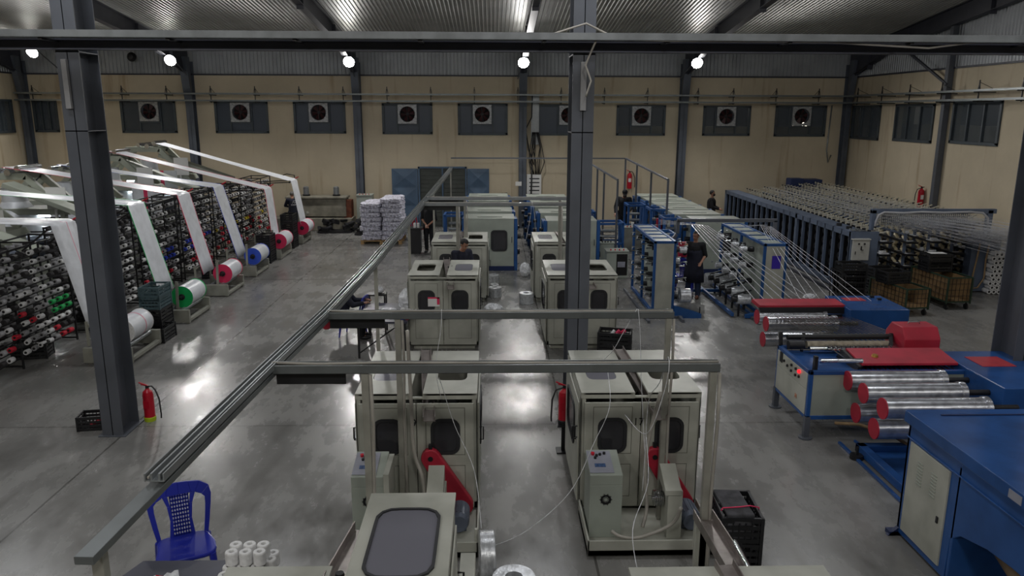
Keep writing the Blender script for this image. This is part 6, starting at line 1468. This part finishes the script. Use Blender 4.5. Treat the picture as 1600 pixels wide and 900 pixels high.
    if logo:
        lt = MB(); y = .18
        lt.tube([(-.06 + .04 * math.cos(a), y, 1.36 + .04 * math.sin(a)) for a in [k * .55 for k in range(11)]], .006, 6)
        lt.tube([(-.02, y, 1.4), (.03, y, 1.38), (-.01, y, 1.35), (.05, y, 1.3)], .006, 6).tube([(-.06, y, 1.3), (-.02, y, 1.33)], .006, 6)
        for k in range(5): lt.cb((-.08 + .04 * k, y, 1.25), (.026, .004, .012)); lt.cb((-.08 + .04 * k, y, 1.22), (.03, .004, .01))
        lt.build('back_logo', PAPER, t)
    return t
V_ = Vector
person((-7.72, 29.9, 0), R(205), 'person seen from behind in dark overalls with a white back logo, at the creel racks', dict(er=(.26, -.16, 1.18), wr=(.12, -.34, 1.12), el=(-.26, -.14, 1.16), wl=(-.12, -.34, 1.1), hea=(0, -.06, 1.62), look=(0, -1, -.5)), NAVY, NAVY, GHAIR, logo=True, h=1.68)
person((-2.15, 25.95, 0), R(-15), 'person in black standing with hands clasped beside the small black cabinet', dict(er=(.24, .0, 1.13), wr=(.06, -.2, .96), el=(-.24, .0, 1.13), wl=(-.02, -.2, .95), look=(0, -1, -.2)), BLACKC, BLACKC, sleeves=.5, h=1.8)
person((-.74, 17.75, 0), R(30), 'dark-haired person looking down behind the mid left machine, in a dark top', dict(hea=(.0, -.17, 1.6), nec=(0, -.07, 1.46), che=(0, -.03, 1.3), sl=(-.18, -.04, 1.4), sr=(.18, -.04, 1.4), er=(.22, -.14, 1.12), wr=(.1, -.36, 1.02), el=(-.22, -.14, 1.12), wl=(-.1, -.36, 1.02), look=(.3, -1, -.8)), NAVY, BLACKC, h=1.86)
person((4.92, 28.6, 0), R(-20), 'person in black cap and mask bending at the blue frame below the wall extinguisher', dict(hea=(.06, -.22, 1.56), nec=(.03, -.14, 1.44), che=(0, -.08, 1.28), sl=(-.18, -.08, 1.38), sr=(.2, -.1, 1.38), el=(-.26, -.1, 1.1), wl=(-.22, -.26, .92), er=(.3, -.2, 1.12), wr=(.24, -.4, 1.02), look=(.2, -1, -.6)), BLACKC, BLACKC, cap=True, mask=BLACKC, h=1.98)
person((8.5, 29.6, 0), R(70), 'person in black with a black face mask at the far end of the slate-blue creel', dict(el=(-.24, -.06, 1.14), wl=(-.12, -.3, 1.06), er=(.24, -.06, 1.14), wr=(.12, -.3, 1.06), look=(0, -1, -.1)), BLACKC, BLACKC, mask=BLACKC, h=1.76)
person((5.2, 19.3, 0), R(-25), 'person in a long dark apron with one hand raised, between the two tape creels', dict(el=(-.25, -.08, 1.18), wl=(-.2, -.24, 1.38), er=(.26, .02, 1.14), wr=(.2, -.18, 1.0), look=(-.5, -1, -.2), kl=(-.12, -.02, .5), al=(-.16, .0, .09), kr=(.1, -.03, .5), ar=(.12, -.02, .09)), BLACKC, JEANS, apron=NAVY, sleeves=.5, shoes=mat('brown_sandal', (90, 56, 44), .6, 0, .1, 5), h=1.74)
person((-3.12, 15.75, 0), R(95), 'seated person in dark clothes beside the far table, behind the cable duct', dict(pel=(0, .1, .52), che=(0, 0, .88), nec=(0, -.1, 1.03), hea=(0, -.2, 1.14), sl=(-.18, -.04, .98), sr=(.18, -.04, .98), el=(-.22, -.2, .78), wl=(-.15, -.42, .8), er=(.22, -.2, .78), wr=(.15, -.42, .8), hl=(-.09, .06, .52), hr=(.09, .06, .52), kl=(-.12, -.36, .5), kr=(.12, -.36, .5), al=(-.12, -.36, .09), ar=(.12, -.36, .09), look=(0, -1, -.7)), NAVY, BLACKC)
tag(MB().ball((-1.83, 8.22, 2.42), (.07, .05, .07), 10, 8).build('red_rag', RED), 'dark red rag tied under the junction of cable duct and second beam', 'rag')
